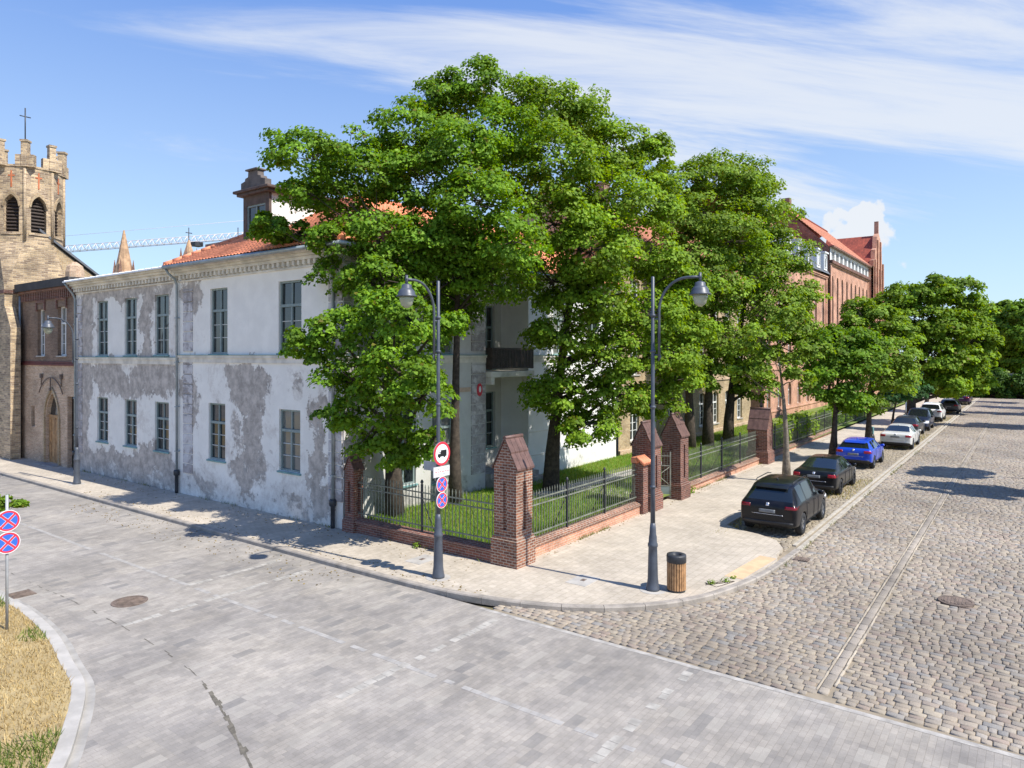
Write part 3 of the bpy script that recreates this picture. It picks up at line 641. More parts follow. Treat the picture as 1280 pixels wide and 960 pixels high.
# dormer
DM=MB(); DM.box(1.2,1.32,5.95,6.2,10.5,12.6); DM.box(1.2,1.32,7.5,7.75,10.5,12.6); DM.box(1.2,1.32,6.2,7.5,12.2,12.6); DM.box(1.2,1.32,6.2,7.5,10.5,11.2)
d=DM.build('dormer',M('brown_dormer_render',(.10,.072,.06),.85,.3,3,.3),H1)
b=MB(); b.box(1.33,5.2,5.98,7.72,10.6,12.6); b.build('dormer_cheek','stucco',d)
window(d,fr(XF,-1.2),6.2,7.5,11.2,12.2,depth=.06,sill=False)
b=MB(); b.box(1.0,5.2,5.75,7.95,12.6,12.72); b.box(.9,5.2,5.62,8.08,12.721,12.84); b.build('dormer_cornice',M('brown_moulding',(.095,.066,.056),.85,.3,3,.3),d,.03)
b=MB(o=(0,0,0),a=(0,1,0),d=(-1,0,0)); b.prism([(6.0,12.84),(7.7,12.84),(7.7,13.14),(7.42,13.2),(7.4,13.3),(7.2,13.34),(7.18,13.56),(6.52,13.56),(6.5,13.34),(6.3,13.3),(6.28,13.2),(6.0,13.14)],-1.35,-1.05); b.box(6.45,7.25,-1.45,-.95,13.561,13.63); b.build('dormer_pediment',M('grey_brown_stone',(.125,.105,.095),.9,.3,3,.3),d,.02)
b=MB(); b.box(1.0,1.2,5.75,7.95,10.35,10.5); b.build('dormer_flashing','zinc',d)
# emblem plaque and street plate on the porch pilaster
b=MB(**YF); n=20
b.loft([[(7.25+.17*math.cos(2*math.pi*i/n),.036+q,4.55+.27*math.sin(2*math.pi*i/n)) for i in range(n)] for q in (0,.04)],0,False)
b.loft([[(7.25+.07*math.cos(2*math.pi*i/n),.077+q,4.57+.13*math.sin(2*math.pi*i/n)) for i in range(n)] for q in (0,.008)],1,False)
tag(b.build('emblem_plaque',['signred','signwhite']),'red oval emblem plaque on the corner house beside the recessed porch','plaque')
b=MB(**YF); b.box(5.85,6.7,.004,.03,4.5,4.68); tag(b.build('street_plate',M('beige_plate',(.50,.36,.26),.6,.15,4,.05)),'small beige street plate on the shaded garden wall under the trees','plate')

# --- long two storey wing on the left street
H2=thing('street_wing','grey peeling two storey house with white metal roof and three window bays','house',(3,16,0)); Y2=20.95
nops=[(17.36,18.52,5.98,8.67),(14.48,15.66,6.0,8.68),(11.58,12.8,6.02,8.69),(17.36,18.52,1.76,3.94),(14.48,15.66,1.76,3.93),(11.58,12.8,1.76,3.93)]
b=MB(**fr(XF,-.03)); wall(b,YS,Y2,0,EV,nops,.26); b.build('street_wall','peel2',H2)
for o in nops: window(H2,fr(XF,-.03),*o,depth=.11)
quoins(H2,fr(XF,-.03),[(20.2,20.88)],1.0,8.9)
cornice(H2,fr(XF,-.03),YS+.02,Y2,EV+.02,.48); string(H2,fr(XF,-.03),YS+.02,Y2,5.9)
b=MB(); b.face([(-.58,YS+.14,EV+.05),(-.58,Y2+.1,EV+.05),(5,Y2+.1,EV+.95),(5,YS+.14,EV+.95)]); b.face([(5,YS+.14,EV+.95),(5,Y2+.1,EV+.95),(10,Y2+.1,EV+.1),(10,YS+.14,EV+.1)]); 
b.face([(-.58,YS+.14,EV+.05),(-.58,Y2+.1,EV+.05),(-.58,Y2+.1,EV-.02),(-.58,YS+.14,EV-.02)])
y=YS+.5
while y<Y2: b.loft([[(-.58,y,EV+.05),(-.58,y+.03,EV+.05),(-.58,y+.03,EV+.09),(-.58,y,EV+.09)],[(5,y,EV+.95),(5,y+.03,EV+.95),(5,y+.03,EV+.99),(5,y,EV+.99)]],0,False); y+=.6
b.build('roof','whiteroof',H2)
b=MB(); b.box(0.3,10,Y2-.2,Y2,0,EV+.1); b.box(.3,10,YS+.02,YS+.2,0,EV+.1); b.build('side_wall','stucco',H2)
pipe(H2,Y2-.12,.1,8.9,fr(XF,-.03),top=[(Y2+.0,.55,EV-.02),(Y2-.05,.45,EV-.2),(Y2-.1,.2,9.15)])
b=MB(); b.box(5.2,6.4,16.2,17.4,10.2,11.9); b.box(5.1,6.5,16.1,17.5,11.9,12.05); b.build('chimney','brick',H2)
b=MB(); b.tube([(5,14.2,10.6),(5,14.2,12.6)],.025,6); b.build('roof_mast','iron',H2)

# --- narrow brick house with pointed doorway
H3=thing('portal_house','narrow brick house with pointed arch doorway and black flat roof edge','house',(4,24.5,0)); Y3=28.15
up=[(24.85,25.85,5.98,8.55),(22.05,23.15,5.98,8.6)]
b=MB(**XF); wall(b,Y2+.01,Y3,5.67,9.5,up,.25); b.build('upper_wall','brickbrown',H3)
lo=[(22.95,24.6,.15,3.95,'point'),(26.15,26.65,2.0,3.15),(21.05,21.85,.1,3.85)]
b=MB(**fr(XF,.03)); wall(b,Y2+.01,Y3,0,5.45,lo,.22); b.build('lower_wall','bricktan',H3)
for o in up: window(H3,XF,*o,depth=.2,style='curtain')
b=MB(**XF)
for l,r,z,t in up:
    b.box(l-.12,r+.12,-.02,.07,t+.35,t+.5); b.box(l-.12,l,-.02,.07,t-.1,t+.35); b.box(r,r+.12,-.02,.07,t-.1,t+.35)
b.build('window_hood','brickdark',H3)
b=MB(**XF); b.box(Y2+.01,Y3,-.02,.10,5.45,5.56); b.box(Y2+.01,Y3,-.02,.06,5.561,5.67); b.build('belt_course',M('oxblood_moulding',(.13,.03,.025),.7,.2,3,.2),H3,.01)
b=MB(**XF); a=Y2+.1
while a<Y3-.1: b.box(a,a+.11,-.02,.13,9.05,9.5); a+=.24
b.box(Y2+.01,Y3,-.02,.2,9.5,9.62); b.build('corbel_frieze','brickdark',H3)
b=MB(**XF); b.box(Y2-.05,Y3+.05,-9,.35,9.62,10.05); b.build('roof','darkroof',H3)
b=MB(**XF); n=14
for e2,dd in ((.0,.0),(.14,-.1)):
    pts=[]
    for i in range(n+1):
        t=i/n; w=1.65+.5-e2*2; pts.append((22.7+e2+w*t,.15+archz('point',t,w,4.15-e2)))
    inn=[]
    for i in range(n+1):
        t=i/n; w=1.65+.24-e2*1.2; inn.append((22.83+e2*.6+w*t,.15+archz('point',t,w,3.95-e2)))
    for i in range(n): b.loft([[(pts[i][0],q,pts[i][1]),(pts[i+1][0],q,pts[i+1][1]),(inn[i+1][0],q,inn[i+1][1]),(inn[i][0],q,inn[i][1])] for q in (dd+.02,dd+.10)],0,False)
for l in (22.72,24.63): b.box(l,l+.16,.0,.11,.15,2.6)
b.build('door_arch','brickyellow',H3)
b=MB(**XF); b.box(22.9,24.65,-.20,-.14,.15,2.65); b.box(23.74,23.81,-.139,-.11,.2,2.62)
for l in (22.98,23.42,23.86,24.28): b.box(l,l+.30,-.139,-.115,.35,1.2); b.box(l,l+.3,-.139,-.115,1.35,2.5)
b.box(22.9,24.65,-.20,-.10,2.62,2.76); dd=b.build('arched_door','wood',H3)
b=MB(**XF); b.face([(22.9,-.18,2.76),(24.65,-.18,2.76),(24.65,-.18,4.1),(22.9,-.18,4.1)]); b.build('fanlight','glass',dd)
b=MB(**XF); b.box(21.0,21.9,-.38,-.33,.1,3.9); b.build('side_door',M('oxblood_door',(.07,.015,.015),.5,.2,3,.1),H3)
b=MB(**XF); b.box(26.1,26.7,-.38,-.33,1.9,3.2); b.build('notice_panel','darkwood',H3)
b=MB(**XF); A=[(22.2+ (3.1)*i/14,.12,3.95+.85*math.sin(math.pi*i/14)**.7) for i in range(15)]; b.tube(A,.03,6); b.tube([(23.78,.12,4.8),(23.78,.12,4.15)],.03,6); b.lathe([(.02,4.05),(.1,4.15),(.02,4.3)],(23.78,.12),8)
for a in (22.45,25.05): b.box(a-.08,a+.08,.0,.16,4.75,5.0); b.tube([(a,.1,4.75),(a,.1,4.35)],.03,6)
b.build('door_canopy_bracket','rust',H3)
b=MB(**XF); b.tube([(Y3-.1,.12,9.4),(Y3-.1,.12,.2)],.06,8); b.build('drainpipe','zinc',H3)
b=MB(**XF); b.box(22.6,24.9,.1,.5,0,.16); b.build('doorstep','stonebase',H3)
b=MB(); b.box(.3,8,Y3-.15,Y3,0,9.6); b.build('side_wall','brickbrown',H3)
b=MB(); b.lathe([(.5,9.9),(.5,10.9),(.42,11.25),(.1,11.5)],(2.2,26.6),10,sm=False); b.build('roof_turret','bricktan',H3)

# --- church tower
TX,TY,TR=.95,30.1,1.86
T=thing('church_tower','octagonal yellow brick church tower with battlements, pointed louvre windows and cross','church tower',(TX,TY,0))
b=MB(); h=TR*.924
b.slab([(TX-h,TY-h),(TX+h,TY-h),(TX+h,TY+h),(TX-h,TY+h)],0,9.6); b.build('tower_base','brickchurch',T)
b=MB(); b.box(TX-h-.06,TX+h+.06,TY-h-.06,TY+h+.06,9.55,9.75); b.build('tower_string_course','brickdark',T)
oct_=lambda r,z:[(TX+r*math.cos(R(22.5+45*i)),TY+r*math.sin(R(22.5+45*i)),z) for i in range(8)]
b=MB(); k=[(TX+h*a,TY+h*c,9.75) for a,c in ((1,.41),(.41,1),(-.41,1),(-1,.41),(-1,-.41),(-.41,-1),(.41,-1),(1,-.41))]
o8=oct_(TR,12.6)
for i in range(8):
    j=(i+1)%8; b.face([k[i],k[j],o8[j],o8[i]])
for i,cn in ((0,(1,1)),(2,(-1,1)),(4,(-1,-1)),(6,(1,-1))):
    c=(TX+h*cn[0],TY+h*cn[1],9.75); b.face([k[i],c,k[i+1]]); b.face([k[i],c,o8[i]]); b.face([c,k[i+1],o8[i+1]]); b.face([c,o8[i],o8[i+1]])
b.build('tower_broach','brickchurch',T)
side8=2*TR*math.sin(R(22.5))
b=MB(); Z0,Z1=12.6,17.0
for i in range(8):
    an=R(45*i+45); nx,ny=math.cos(an),math.sin(an); b.o=Vector((TX+nx*TR*.924,TY+ny*TR*.924,0)); b.d=Vector((nx,ny,0)); b.a=Vector((-ny,nx,0))
    wall(b,-side8/2,side8/2,Z0,Z1,[(-.40,.40,13.2,15.35,'point')],.35)
    for s in (-1,1): b.tube([(s*side8/2,.0,12.7),(s*side8/2,0,16.9)],.085,6,cap=True)
    b.box(-.52,.52,-.02,.06,13.05,13.19)
    # stepped merlon at every corner
    w=.34; b.box(side8/2-w*.5,side8/2+w*.5,-.28,.10,17.0,18.45); b.box(side8/2-.5,side8/2+.5,-.26,.06,17.0,17.7)
    b.box(side8/2-w*.62,side8/2+w*.62,-.34,.15,18.45,18.56)
    b.box(-.35,.35,-.22,.04,17.0,17.12)
b.build('belfry','brickchurch',T)
b=MB()
for i in range(8):
    an=R(45*i+45); nx,ny=math.cos(an),math.sin(an); b.o=Vector((TX+nx*TR*.924,TY+ny*TR*.924,0)); b.d=Vector((nx,ny,0)); b.a=Vector((-ny,nx,0))
    pts=[(-.49+.98*t/12,13.15+archz('point',t/12,.98,2.42)) for t in range(13)]; q=[(-.41+.82*t/12,13.2+archz('point',t/12,.82,2.17)) for t in range(13)]
    for t in range(12): b.loft([[(pts[t][0],e,pts[t][1]),(pts[t+1][0],e,pts[t+1][1]),(q[t+1][0],e,q[t+1][1]),(q[t][0],e,q[t][1])] for e in (.005,.07)],0,False)
b.build('window_hood','brickyellow',T)
b=MB()
for i in range(8):
    an=R(45*i+45); nx,ny=math.cos(an),math.sin(an); b.o=Vector((TX+nx*TR*.924,TY+ny*TR*.924,0)); b.d=Vector((nx,ny,0)); b.a=Vector((-ny,nx,0))
    for z in np.arange(13.3,15.2,.2): b.loft([[(-.41,-.34,z),(.41,-.34,z),(.41,-.20,z-.14),(-.41,-.20,z-.14)],[(-.41,-.33,z+.03),(.41,-.33,z+.03),(.41,-.19,z-.11),(-.41,-.19,z-.11)]],0,False)
    b.box(-.42,.42,-.42,-.36,13.15,15.4)
b.build('louvre_shutter','darkwood',T)
b=MB()
for i in range(8):
    an=R(45*i+45); nx,ny=math.cos(an),math.sin(an); b.o=Vector((TX+nx*TR*.924,TY+ny*TR*.924,0)); b.d=Vector((nx,ny,0)); b.a=Vector((-ny,nx,0))
    b.box(-.035,.035,-.02,.03,15.8,16.75); b.box(-.17,.17,-.02,.028,16.43,16.5)
b.build('brick_cross_inlay',M('orange_red_brick',(.50,.15,.06),.8,.2,4,.2),T)
b=MB(); b.tube([(TX-.65,TY-1.6,18.4),(TX-.65,TY-1.6,20.45)],.035,6); b.tube([(TX-.93,TY-1.6,19.95),(TX-.37,TY-1.6,19.95)],.03,6); b.build('iron_cross','iron',T)
b=MB(); b.lathe([(TR*.9,16.9),(TR*.85,17.0),(.05,17.3)],(TX,TY),8,sm=False); b.build('tower_roof','slate',T)
b=MB(); b.box(TX-h-.0,TX-h+.5,TY-h-.9,TY-h-.0,0,7.6); b.loft([[(TX-h,TY-h-.9,7.6),(TX-h+.5,TY-h-.9,7.6),(TX-h+.5,TY-h,7.6),(TX-h,TY-h,7.6)],[(TX-h,TY-h-.05,8.8),(TX-h+.5,TY-h-.05,8.8),(TX-h+.5,TY-h,8.8),(TX-h,TY-h,8.8)]],0,False); b.build('buttress','brickchurch',T)
# nave behind the narrow house
NV=thing('church_nave','pale brick church nave gable rising behind the narrow brick house','church',(6,32,0))
b=MB(**fr(YF,-28.45)); b.o=Vector((0,28.5,0)); b.prism([(1.2,0),(4.8,0),(4.8,10.4),(1.2,13.1)],-.4,0); b.build('gable_wall','brickyellow',NV)
b=MB(); b.loft([[(1.0,y,13.35),(5.0,y,10.4),(5.0,y,10.55),(1.0,y,13.5)] for y in (28.35,44)],0,False); b.build('nave_roof','slate',NV)
b=MB(); b.box(1.4,4.6,28.95,44,0,10.3); b.build('nave_wall','brickyellow',NV)

# --- distant town behind the left roofs
def spire(name,label,x,y,zb,zt,w):
    t=thing(name,label,'spire',(x,y,0)); b=MB(); b.box(x-w,x+w,y-w,y+w,0,zb); b.build('spire_tower','brickyellow',t)
    b=MB(); b.loft([[(x+w*.95*math.cos(R(22.5+45*i)),y+w*.95*math.sin(R(22.5+45*i)),zb) for i in range(8)],[(x+.08*math.cos(R(22.5+45*i)),y+.08*math.sin(R(22.5+45*i)),zt) for i in range(8)]],0,False); b.build('spire_cone',M('orange_spire_brick',(.46,.29,.17),.85,.3,2,.2),t)
    b=MB(); 
    for i in range(4):
        an=R(45+90*i); cx,cy=x+w*.95*math.cos(an),y+w*.95*math.sin(an); b.loft([[(cx+.3*math.cos(R(90*j)),cy+.3*math.sin(R(90*j)),zb-.3) for j in range(4)],[(cx+.02*math.cos(R(90*j)),cy+.02*math.sin(R(90*j)),zb+1.7) for j in range(4)]],0,False)
    b.build('pinnacle','brick',t); return t
spire('brick_spire','small orange brick spire with pinnacles beyond the white roof',22.26,64.56,15.2,20.3,1.05)
t=spire('grey_spire','pale grey spire tip with a thin cross just behind the red roof edge',26.67,58.6,16.6,19.2,.9)
b=MB(); b.tube([(26.67,58.6,19.1),(26.67,58.6,20.6)],.05,5); b.tube([(26.3,58.6,20.0),(27.05,58.6,20.0)],.05,5); b.build('spire_cross','iron',t)
def crane():
    A,B=Vector((44,152,27.6)),Vector((69,119.5,30.9)); C=A.lerp(B,1.6); t=thing('tower_crane','pale lattice tower crane jib far beyond the roofs on the left','crane',(C.x,C.y,0)); b=MB()
    n=44; up=Vector((0,0,1.3)); s=(C-A).cross(Vector((0,0,1))).normalized()*.6
    for q in (s,-s): b.tube([A+q,C+q],.07,5)
    b.tube([A+up,C+up],.07,5)
    for i in range(n):
        p=A.lerp(C,i/n); q=A.lerp(C,(i+1)/n); m_=(p+q)/2+up
        for e in (s,-s): b.tube([p+e,m_],.05,4); b.tube([m_,q+e],.05,4)
    b.build('jib','crane',t)
    b=MB(); m_=A.lerp(C,.52); b.box(m_.x-.9,m_.x+.9,m_.y-.9,m_.y+.9,m_.z-1.0,m_.z-.1); b.build('trolley','iron',t)
    b=MB(); b.tube([A.lerp(C,.02)+up*2.6,C+Vector((0,0,4))],.035,4); b.build('pendant_line','crane',t)
    b=MB(); 
    for e in ((-.8,-.8),(.8,-.8),(.8,.8),(-.8,.8)): b.tube([(C.x+e[0],C.y+e[1],0),(C.x+e[0],C.y+e[1],C.z+5)],.12,5)
    b.build('mast','crane',t)
crane()

# --- yellow brick school building
H4=thing('yellow_brick_house','three storey yellow brick house with red tiled roof behind the tall garden trees','house',(31,6,0)); X0,X1=19.95,43.4; YO=-.12
cs=[22.0,24.65,27.3,29.95,32.6,35.25,37.9,40.6]; ops=[(c-.6,c+.6,z0,z1,'seg') for c in cs for z0,z1 in ((.95,3.3),(4.85,7.2),(8.5,10.5))]
FY=fr(YF,YO); b=MB(**FY); wall(b,X0,X1,0,11.6,ops,.22); b.box(X1-.3,X1,-9.9,-.25,0,11.6); b.box(X0,X0+.3,-9.9,-.25,0,11.6); b.build('wall','brickyellow',H4)
for o in ops: window(H4,FY,*o[:4],depth=.18,style='white')
b=MB(**FY); 
for z in (4.15,7.9): b.box(X0,X1,-.02,.08,z,z+.16)
b.box(X0,X1,-.02,.12,.0,.55)
for i,z in enumerate((11.1,11.3,11.45)): b.box(X0,X1,-.02,.10+.1*i,z,z+.14)
b.build('brick_band','bricktan',H4)
tiles(H4,'tile2',[(X0-.2,-.55,11.55),(X1+.2,-.55,11.55),(X1+.2,5,16.4),(X0-.2,5,16.4)],sub=4)
b=MB(); b.loft([[(x,-.4,11.5),(x,5,16.3),(x,10,11.5)] for x in (X0+.02,X1-.02)],0,False); b.build('gable_wall','brickyellow',H4)
b=MB(); b.face([(X0-.2,5,16.42),(X1+.2,5,16.42),(X1+.2,10.4,11.6),(X0-.2,10.4,11.6)]); b.build('rear_roof_slope','tile2',H4)
for a in (26,37):
    b=MB(); b.box(a,a+.8,4.4,5.2,15.5,17.6); b.box(a-.05,a+.85,4.35,5.25,17.6,17.72); b.build('chimney','brick',H4)

# --- long red brick building
H5=thing('red_brick_school','long red brick building with attic window band, stepped gable and steep red roofs','building',(75,6,0))
def facade(xa,xb,yo,ez,step,rows,m,nm,arch='round',ww=.55):
    F=fr(YF,yo); n=max(1,int((xb-xa-.8)/step)); ops=[]
    for i in range(n):
        c=xa+(xb-xa)*(i+.5)/n
        for z0,z1 in rows: ops.append((c-ww,c+ww,z0,z1,arch))
    b=MB(**F); wall(b,xa,xb,0,ez,ops,.3); b.box(xa,xa+.25,-12,-.31,0,ez); b.box(xb-.25,xb,-12,-.31,0,ez); b.build(nm,m,H5)
    for o in ops: window(H5,F,*o[:4],depth=.26,style='white',sill=False)
    b=MB(**F)
    for z,_ in rows: b.box(xa,xb,-.02,.07,z-.34,z-.2)
    b.box(xa,xb,-.02,.14,ez-.5,ez-.34); b.box(xa,xb,-.02,.22,ez-.339,ez-.2)
    for a0 in (xa,xb-.6): b.box(a0,a0+.6,-.02,.10,0,ez-.51)
    b.build('brick_band','brickpink',H5)
facade(46.3,70.1,0,15.2,3.0,[(1.2,3.4),(5.0,8.0),(9.4,12.9)],'brickpink','left_wall')
facade(70.1,93.7,.35,16.9,2.35,[(1.2,3.6),(5.2,8.2),(9.6,15.2)],'brickpink','middle_wall',ww=.45)
facade(101.2,124,.0,14.8,3.2,[(1.2,3.4),(5,8),(9.4,12.9)],'brickpink','right_wall')
# attic band of windows over the middle
F=fr(YF,.35); b=MB(**F); at_ops=[(70.9+2.27*i,72.5+2.27*i,17.0,18.1) for i in range(10)]; wall(b,70.1,93.7,16.9,18.35,at_ops,.1); b.build('attic_wall','whiteframe',H5)
for o in at_ops: window(H5,F,*o,depth=.08,style='curtain',sill=False)
b=MB(**F); b.box(69.9,93.7,-.02,.45,18.35,18.5); b.box(70.1,93.7,-.02,.3,16.55,16.9); b.build('attic_cornice','brickdark',H5)
def gable_roof(xa,xb,y0,ze,yr,zr,m,nm,y1=12):
    tiles(H5,m,[(xa,y0,ze),(xb,y0,ze),(xb,yr,zr),(xa,yr,zr)],name=nm,sub=3,step=.4)
    b=MB(); b.face([(xa,yr,zr),(xb,yr,zr),(xb,y1,ze),(xa,y1,ze)]); b.build(nm+'_rear','tile2',H5)
gable_roof(69.9,94,-.75,18.5,5.2,24.0,'tile2','middle_roof'); 
b=MB(); b.loft([[(x,-.3,15),(x,-.3,18.4),(x,5.2,23.9),(x,11.5,18.4),(x,11.5,15)] for x in (70.1,70.35)],0,False); b.build('middle_gable','brickdark',H5)
ridge(H5,[(69.9,5.2,24.05),(94,5.2,24.05)],.16,'tile3')
b=MB(); b.box(72,72.9,4.6,5.6,23.2,25.0); b.build('chimney','brick',H5)
b=MB(); b.box(80,80.6,4.9,5.5,23.6,24.9); b.build('roof_vent','slate',H5)
b=MB(); b.face([(46.3,-.4,15.2),(70.1,-.4,15.2),(70.1,1.6,18.4),(46.3,1.6,18.4)]); b.build('slate_mansard','slate',H5)
gable_roof(46.1,70.1,1.5,18.3,5.6,21.6,'tile2','left_roof')
for c in (49.5,53.5,57.5,61.3,65,68.2):
    b=MB(); b.box(c-.75,c+.75,-.3,1.6,15.5,17.4); b.box(c-.9,c+.9,-.45,1.7,17.4,17.55); q=b.build('dormer','whiteroof',H5)
    window(q,fr(YF,.3),c-.55,c+.55,15.75,17.2,depth=-.03,style='white',sill=False)
# stepped gable pavilion
F=fr(YF,1.0); b=MB(**F); wall(b,93.7,101.2,0,18.5,[(95.2,96.3,1.2,3.6,'round'),(98.6,99.7,1.2,3.6,'round'),(95.2,96.3,5.2,8.4,'round'),(98.6,99.7,5.2,8.4,'round'),(95.2,96.3,9.8,14.5,'round'),(98.6,99.7,9.8,14.5,'round')],.3); b.box(93.7,101.2,-12,-.35,0,18.5); b.build('pavilion_wall','brickpink',H5)
for l,r in ((95.2,96.3),(98.6,99.7)):
    for z0,z1 in ((1.2,3.6),(5.2,8.4),(9.8,14.5)): window(H5,F,l,r,z0,z1,depth=.26,style='white',sill=False)
b=MB(**F); b.prism([(93.6,18.5),(101.3,18.5),(101.3,19.4),(100.4,19.6),(100.2,21),(99.2,21.3),(98.9,23),(98.3,23.3),(97.6,23.6),(97.5,25.4),(97.3,25.4),(97.2,23.6),(96.6,23.3),(96,23),(95.7,21.3),(94.7,21),(94.5,19.6),(93.6,19.4)],-.5,.05)
for a in (94.0,96.0,98.3,100.4): b.box(a,a+.5,.06,.25,9,19.5+(3 if 95<a<99 else 0))
b.build('stepped_gable','brickpink',H5)
b=MB(); b.loft([[(93.5,y,18.5),(97.45,y,23.4),(101.4,y,18.5)] for y in (-.55,6)],0,False); b.build('pavilion_roof','tile3',H5)
b=MB(); b.loft([[(101.2,-.5,14.8),(101.2,5,19.6),(101.2,11.5,14.8)],[(124,-.5,14.8),(124,5,19.6),(124,11.5,14.8)]],0,False); b.build('right_roof','slate',H5)
# ------------------------------------------------------------ brick pillars, low walls, iron fences
PL='low brick fence pillars and walls around the garden'
def pillar(name,label,loc,w,h,base=.8,m='brick',ax='x',zb=0.,cap='ridge'):
    """square brick pillar with plinth, slot niches and a gabled tile cap (ridge along ax)"""
    t=thing(name,label,'pillar',(*loc,zb)); x,y=loc; g=w*1.02; s=w/2
    b=MB(o=(x,y,zb)); b.box(-s-.07,s+.07,-s-.07,s+.07,-.1,base); b.box(-s-.035,s+.035,-s-.035,s+.035,base,base+.07); b.build('plinth',m,t,.01)
    b=MB(o=(x,y,zb)); c=.07
    # shaft with a slot niche in every face: four corners plus recessed core
    b.box(-s+c,s-c,-s+c,s-c,base+.07,h-g)
    for sx in (-1,1):
        for sy in (-1,1):
            x0,x1=sorted((sx*s,sx*.07)); y0,y1=sorted((sy*s,sy*.07)); b.box(x0,x1,y0,y1,base+.25,h-g-.4)
    b.box(-s,s,-s,s,base+.07,base+.25); b.box(-s,s,-s,s,h-g-.4,h-g)
    pr=[(-s,h-g),(s,h-g),(0,h-.02)]
    if ax=='x': b.loft([[(q,a,z) for a,z in pr] for q in (-s,s)],0,False)
    else: b.loft([[(a,q,z) for a,z in pr] for q in (-s,s)],0,False)
    b.build('shaft',m,t)
    b=MB(o=(x,y,zb)); e=s+.03; L=math.hypot(s,g)
    for sg in (-1,1):
        for r in range(2):
            t0,t1=r*.5-.02,(r+1)*.5+.02
            n=4
            for k in range(n):
                q0,q1=-e+2*e*k/n+.005,-e+2*e*(k+1)/n-.005
                def pt(tt,q,u):
                    a=sg*(s+.05)*(1-tt); z=h-g-.05+(g+.05)*tt+u+.03*(1-r)*0
                    return (q,a,z) if ax=='x' else (a,q,z)
                up=.055 if r==0 else .085
                b.loft([[pt(t0,q0,.0),pt(t0,q1,.0),pt(t0,q1,up),pt(t0,q0,up)],[pt(t1,q0,.01),pt(t1,q1,.01),pt(t1,q1,up-.02),pt(t1,q0,up-.02)]],0,False)
    b.build('cap',cap,t)
    b=MB(o=(x,y,zb)); q=(-e,e); b.tube([(q[0],0,h+.03),(q[1],0,h+.03)] if ax=='x' else [(0,q[0],h+.03),(0,q[1],h+.03)],.06,6); b.build('ridge_tile',cap,t)
    return t
pillar('brick_pillar','tall red brick corner pillar with gabled tile cap at the street corner',(.36,-6.9),.78,3.66,.85)
pillar('brick_pillar','narrow dark brick pillar against the corner house drainpipe',(.12,-.42),.42,2.62,.5,'brickdark')
pillar('brick_pillar','dark brick gate pillar behind the street lamp, its cap half hidden',(9.05,-6.85),.82,3.42,.7,'brickdark')
pillar('brick_pillar','dark brick gate pillar standing right of the iron gate',(11.75,-6.85),.82,3.55,.7,'brickdark')
pillar('brick_pillar','wide dark brick pillar between two fence runs behind the black saloon',(23.5,-6.75),1.05,3.05,.75,'brickdark','y')
# small post with red pantile cap
t=thing('brick_post','short brick post with bright red pantile cap beside the gate pillar','pillar',(8.25,-7.0,0)); b=MB(); b.box(8.05,8.45,-7.2,-6.8,-.1,2.0); b.build('shaft','brickdark',t)
b=MB()
for i in range(4): b.tube([(7.98+.17*i,-7.32,1.98),(7.98+.17*i,-6.98,2.22)],[.085,.08],8)
b.box(7.95,8.55,-7.0,-6.75,2.0,2.2); b.build('cap','tile',t)
def lowwall(name,label,p,q,h,m='brickpink',cap='brick'):
    p,q=Vector((*p,0)),Vector((*q,0)); a=(q-p).normalized(); L=(q-p).length; d=Vector((a.y,-a.x,0)); t=thing(name,label,'low wall',tuple(p))
    b=MB(tuple(p),tuple(a),tuple(d)); b.box(0,L,-.16,.16,-.1,h-.14); b.build('wall',m,t)
    b=MB(tuple(p),tuple(a),tuple(d)); b.loft([[(x,-.2,h-.139),(x,.2,h-.139),(x,.2,h-.06),(x,.0,h),(x,-.2,h-.02)] for x in (0,L)],0,False); b.build('coping',cap,t); return t
def fence(name,label,p,q,zw,H=1.25,bay=2.45,group=None,sp=.135):
    p,q=Vector((*p,0)),Vector((*q,0)); a=(q-p).normalized(); L=(q-p).length; d=Vector((a.y,-a.x,0)); K=(tuple(p),tuple(a),tuple(d))
    t=thing(name,label,'fence',tuple(p),group); n=max(1,round(L/bay))
    for z in (zw+.17,zw+H-.24,zw+H-.06):
        b=MB(*K); b.box(0,L,-.022,.022,z-.016,z+.016); b.build('rail','fence',t)
    for i in range(n):
        b=MB(*K); x0,x1=L*i/n,L*(i+1)/n; k=int((x1-x0)/sp)
        for j in range(1,k):
            x=x0+(x1-x0)*j/k; b.box(x-.009,x+.009,-.009,.009,zw+.03,zw+H+.10); b.loft([[(x-.016,-.012,zw+H+.10),(x+.016,-.012,zw+H+.10),(x+.016,.012,zw+H+.1),(x-.016,.012,zw+H+.1)],[(x-.003,-.003,zw+H+.2),(x+.003,-.003,zw+H+.2),(x+.003,.003,zw+H+.2),(x-.003,.003,zw+H+.2)]],0,False)
        b.build('picket_panel','fence',t)
        if i:
            b=MB(*K); b.box(x0-.03,x0+.03,-.03,.03,zw-.1,zw+H+.2); b.tube([(x0,0,zw+H-.2),(x0,-.55,zw-.1)],.016,5); b.lathe([(.02,zw+H+.2),(.055,zw+H+.27),(.02,zw+H+.34)],(x0,0),8); b.build('post','iron',t)
    return t
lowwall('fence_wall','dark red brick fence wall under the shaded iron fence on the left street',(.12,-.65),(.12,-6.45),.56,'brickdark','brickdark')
fence('iron_fence','shaded black iron fence between the corner house and the corner pillar',(.12,-.65),(.12,-6.48),.56)
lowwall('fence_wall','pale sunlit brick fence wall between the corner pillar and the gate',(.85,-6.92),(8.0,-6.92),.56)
fence('iron_fence','iron fence between the corner pillar and the post with red tile cap',(.78,-6.92),(8.05,-6.92),.56)
lowwall('fence_wall','pale brick fence wall behind the black SUV with a crumbling stone edge',(12.2,-6.75),(22.9,-6.7),.46)
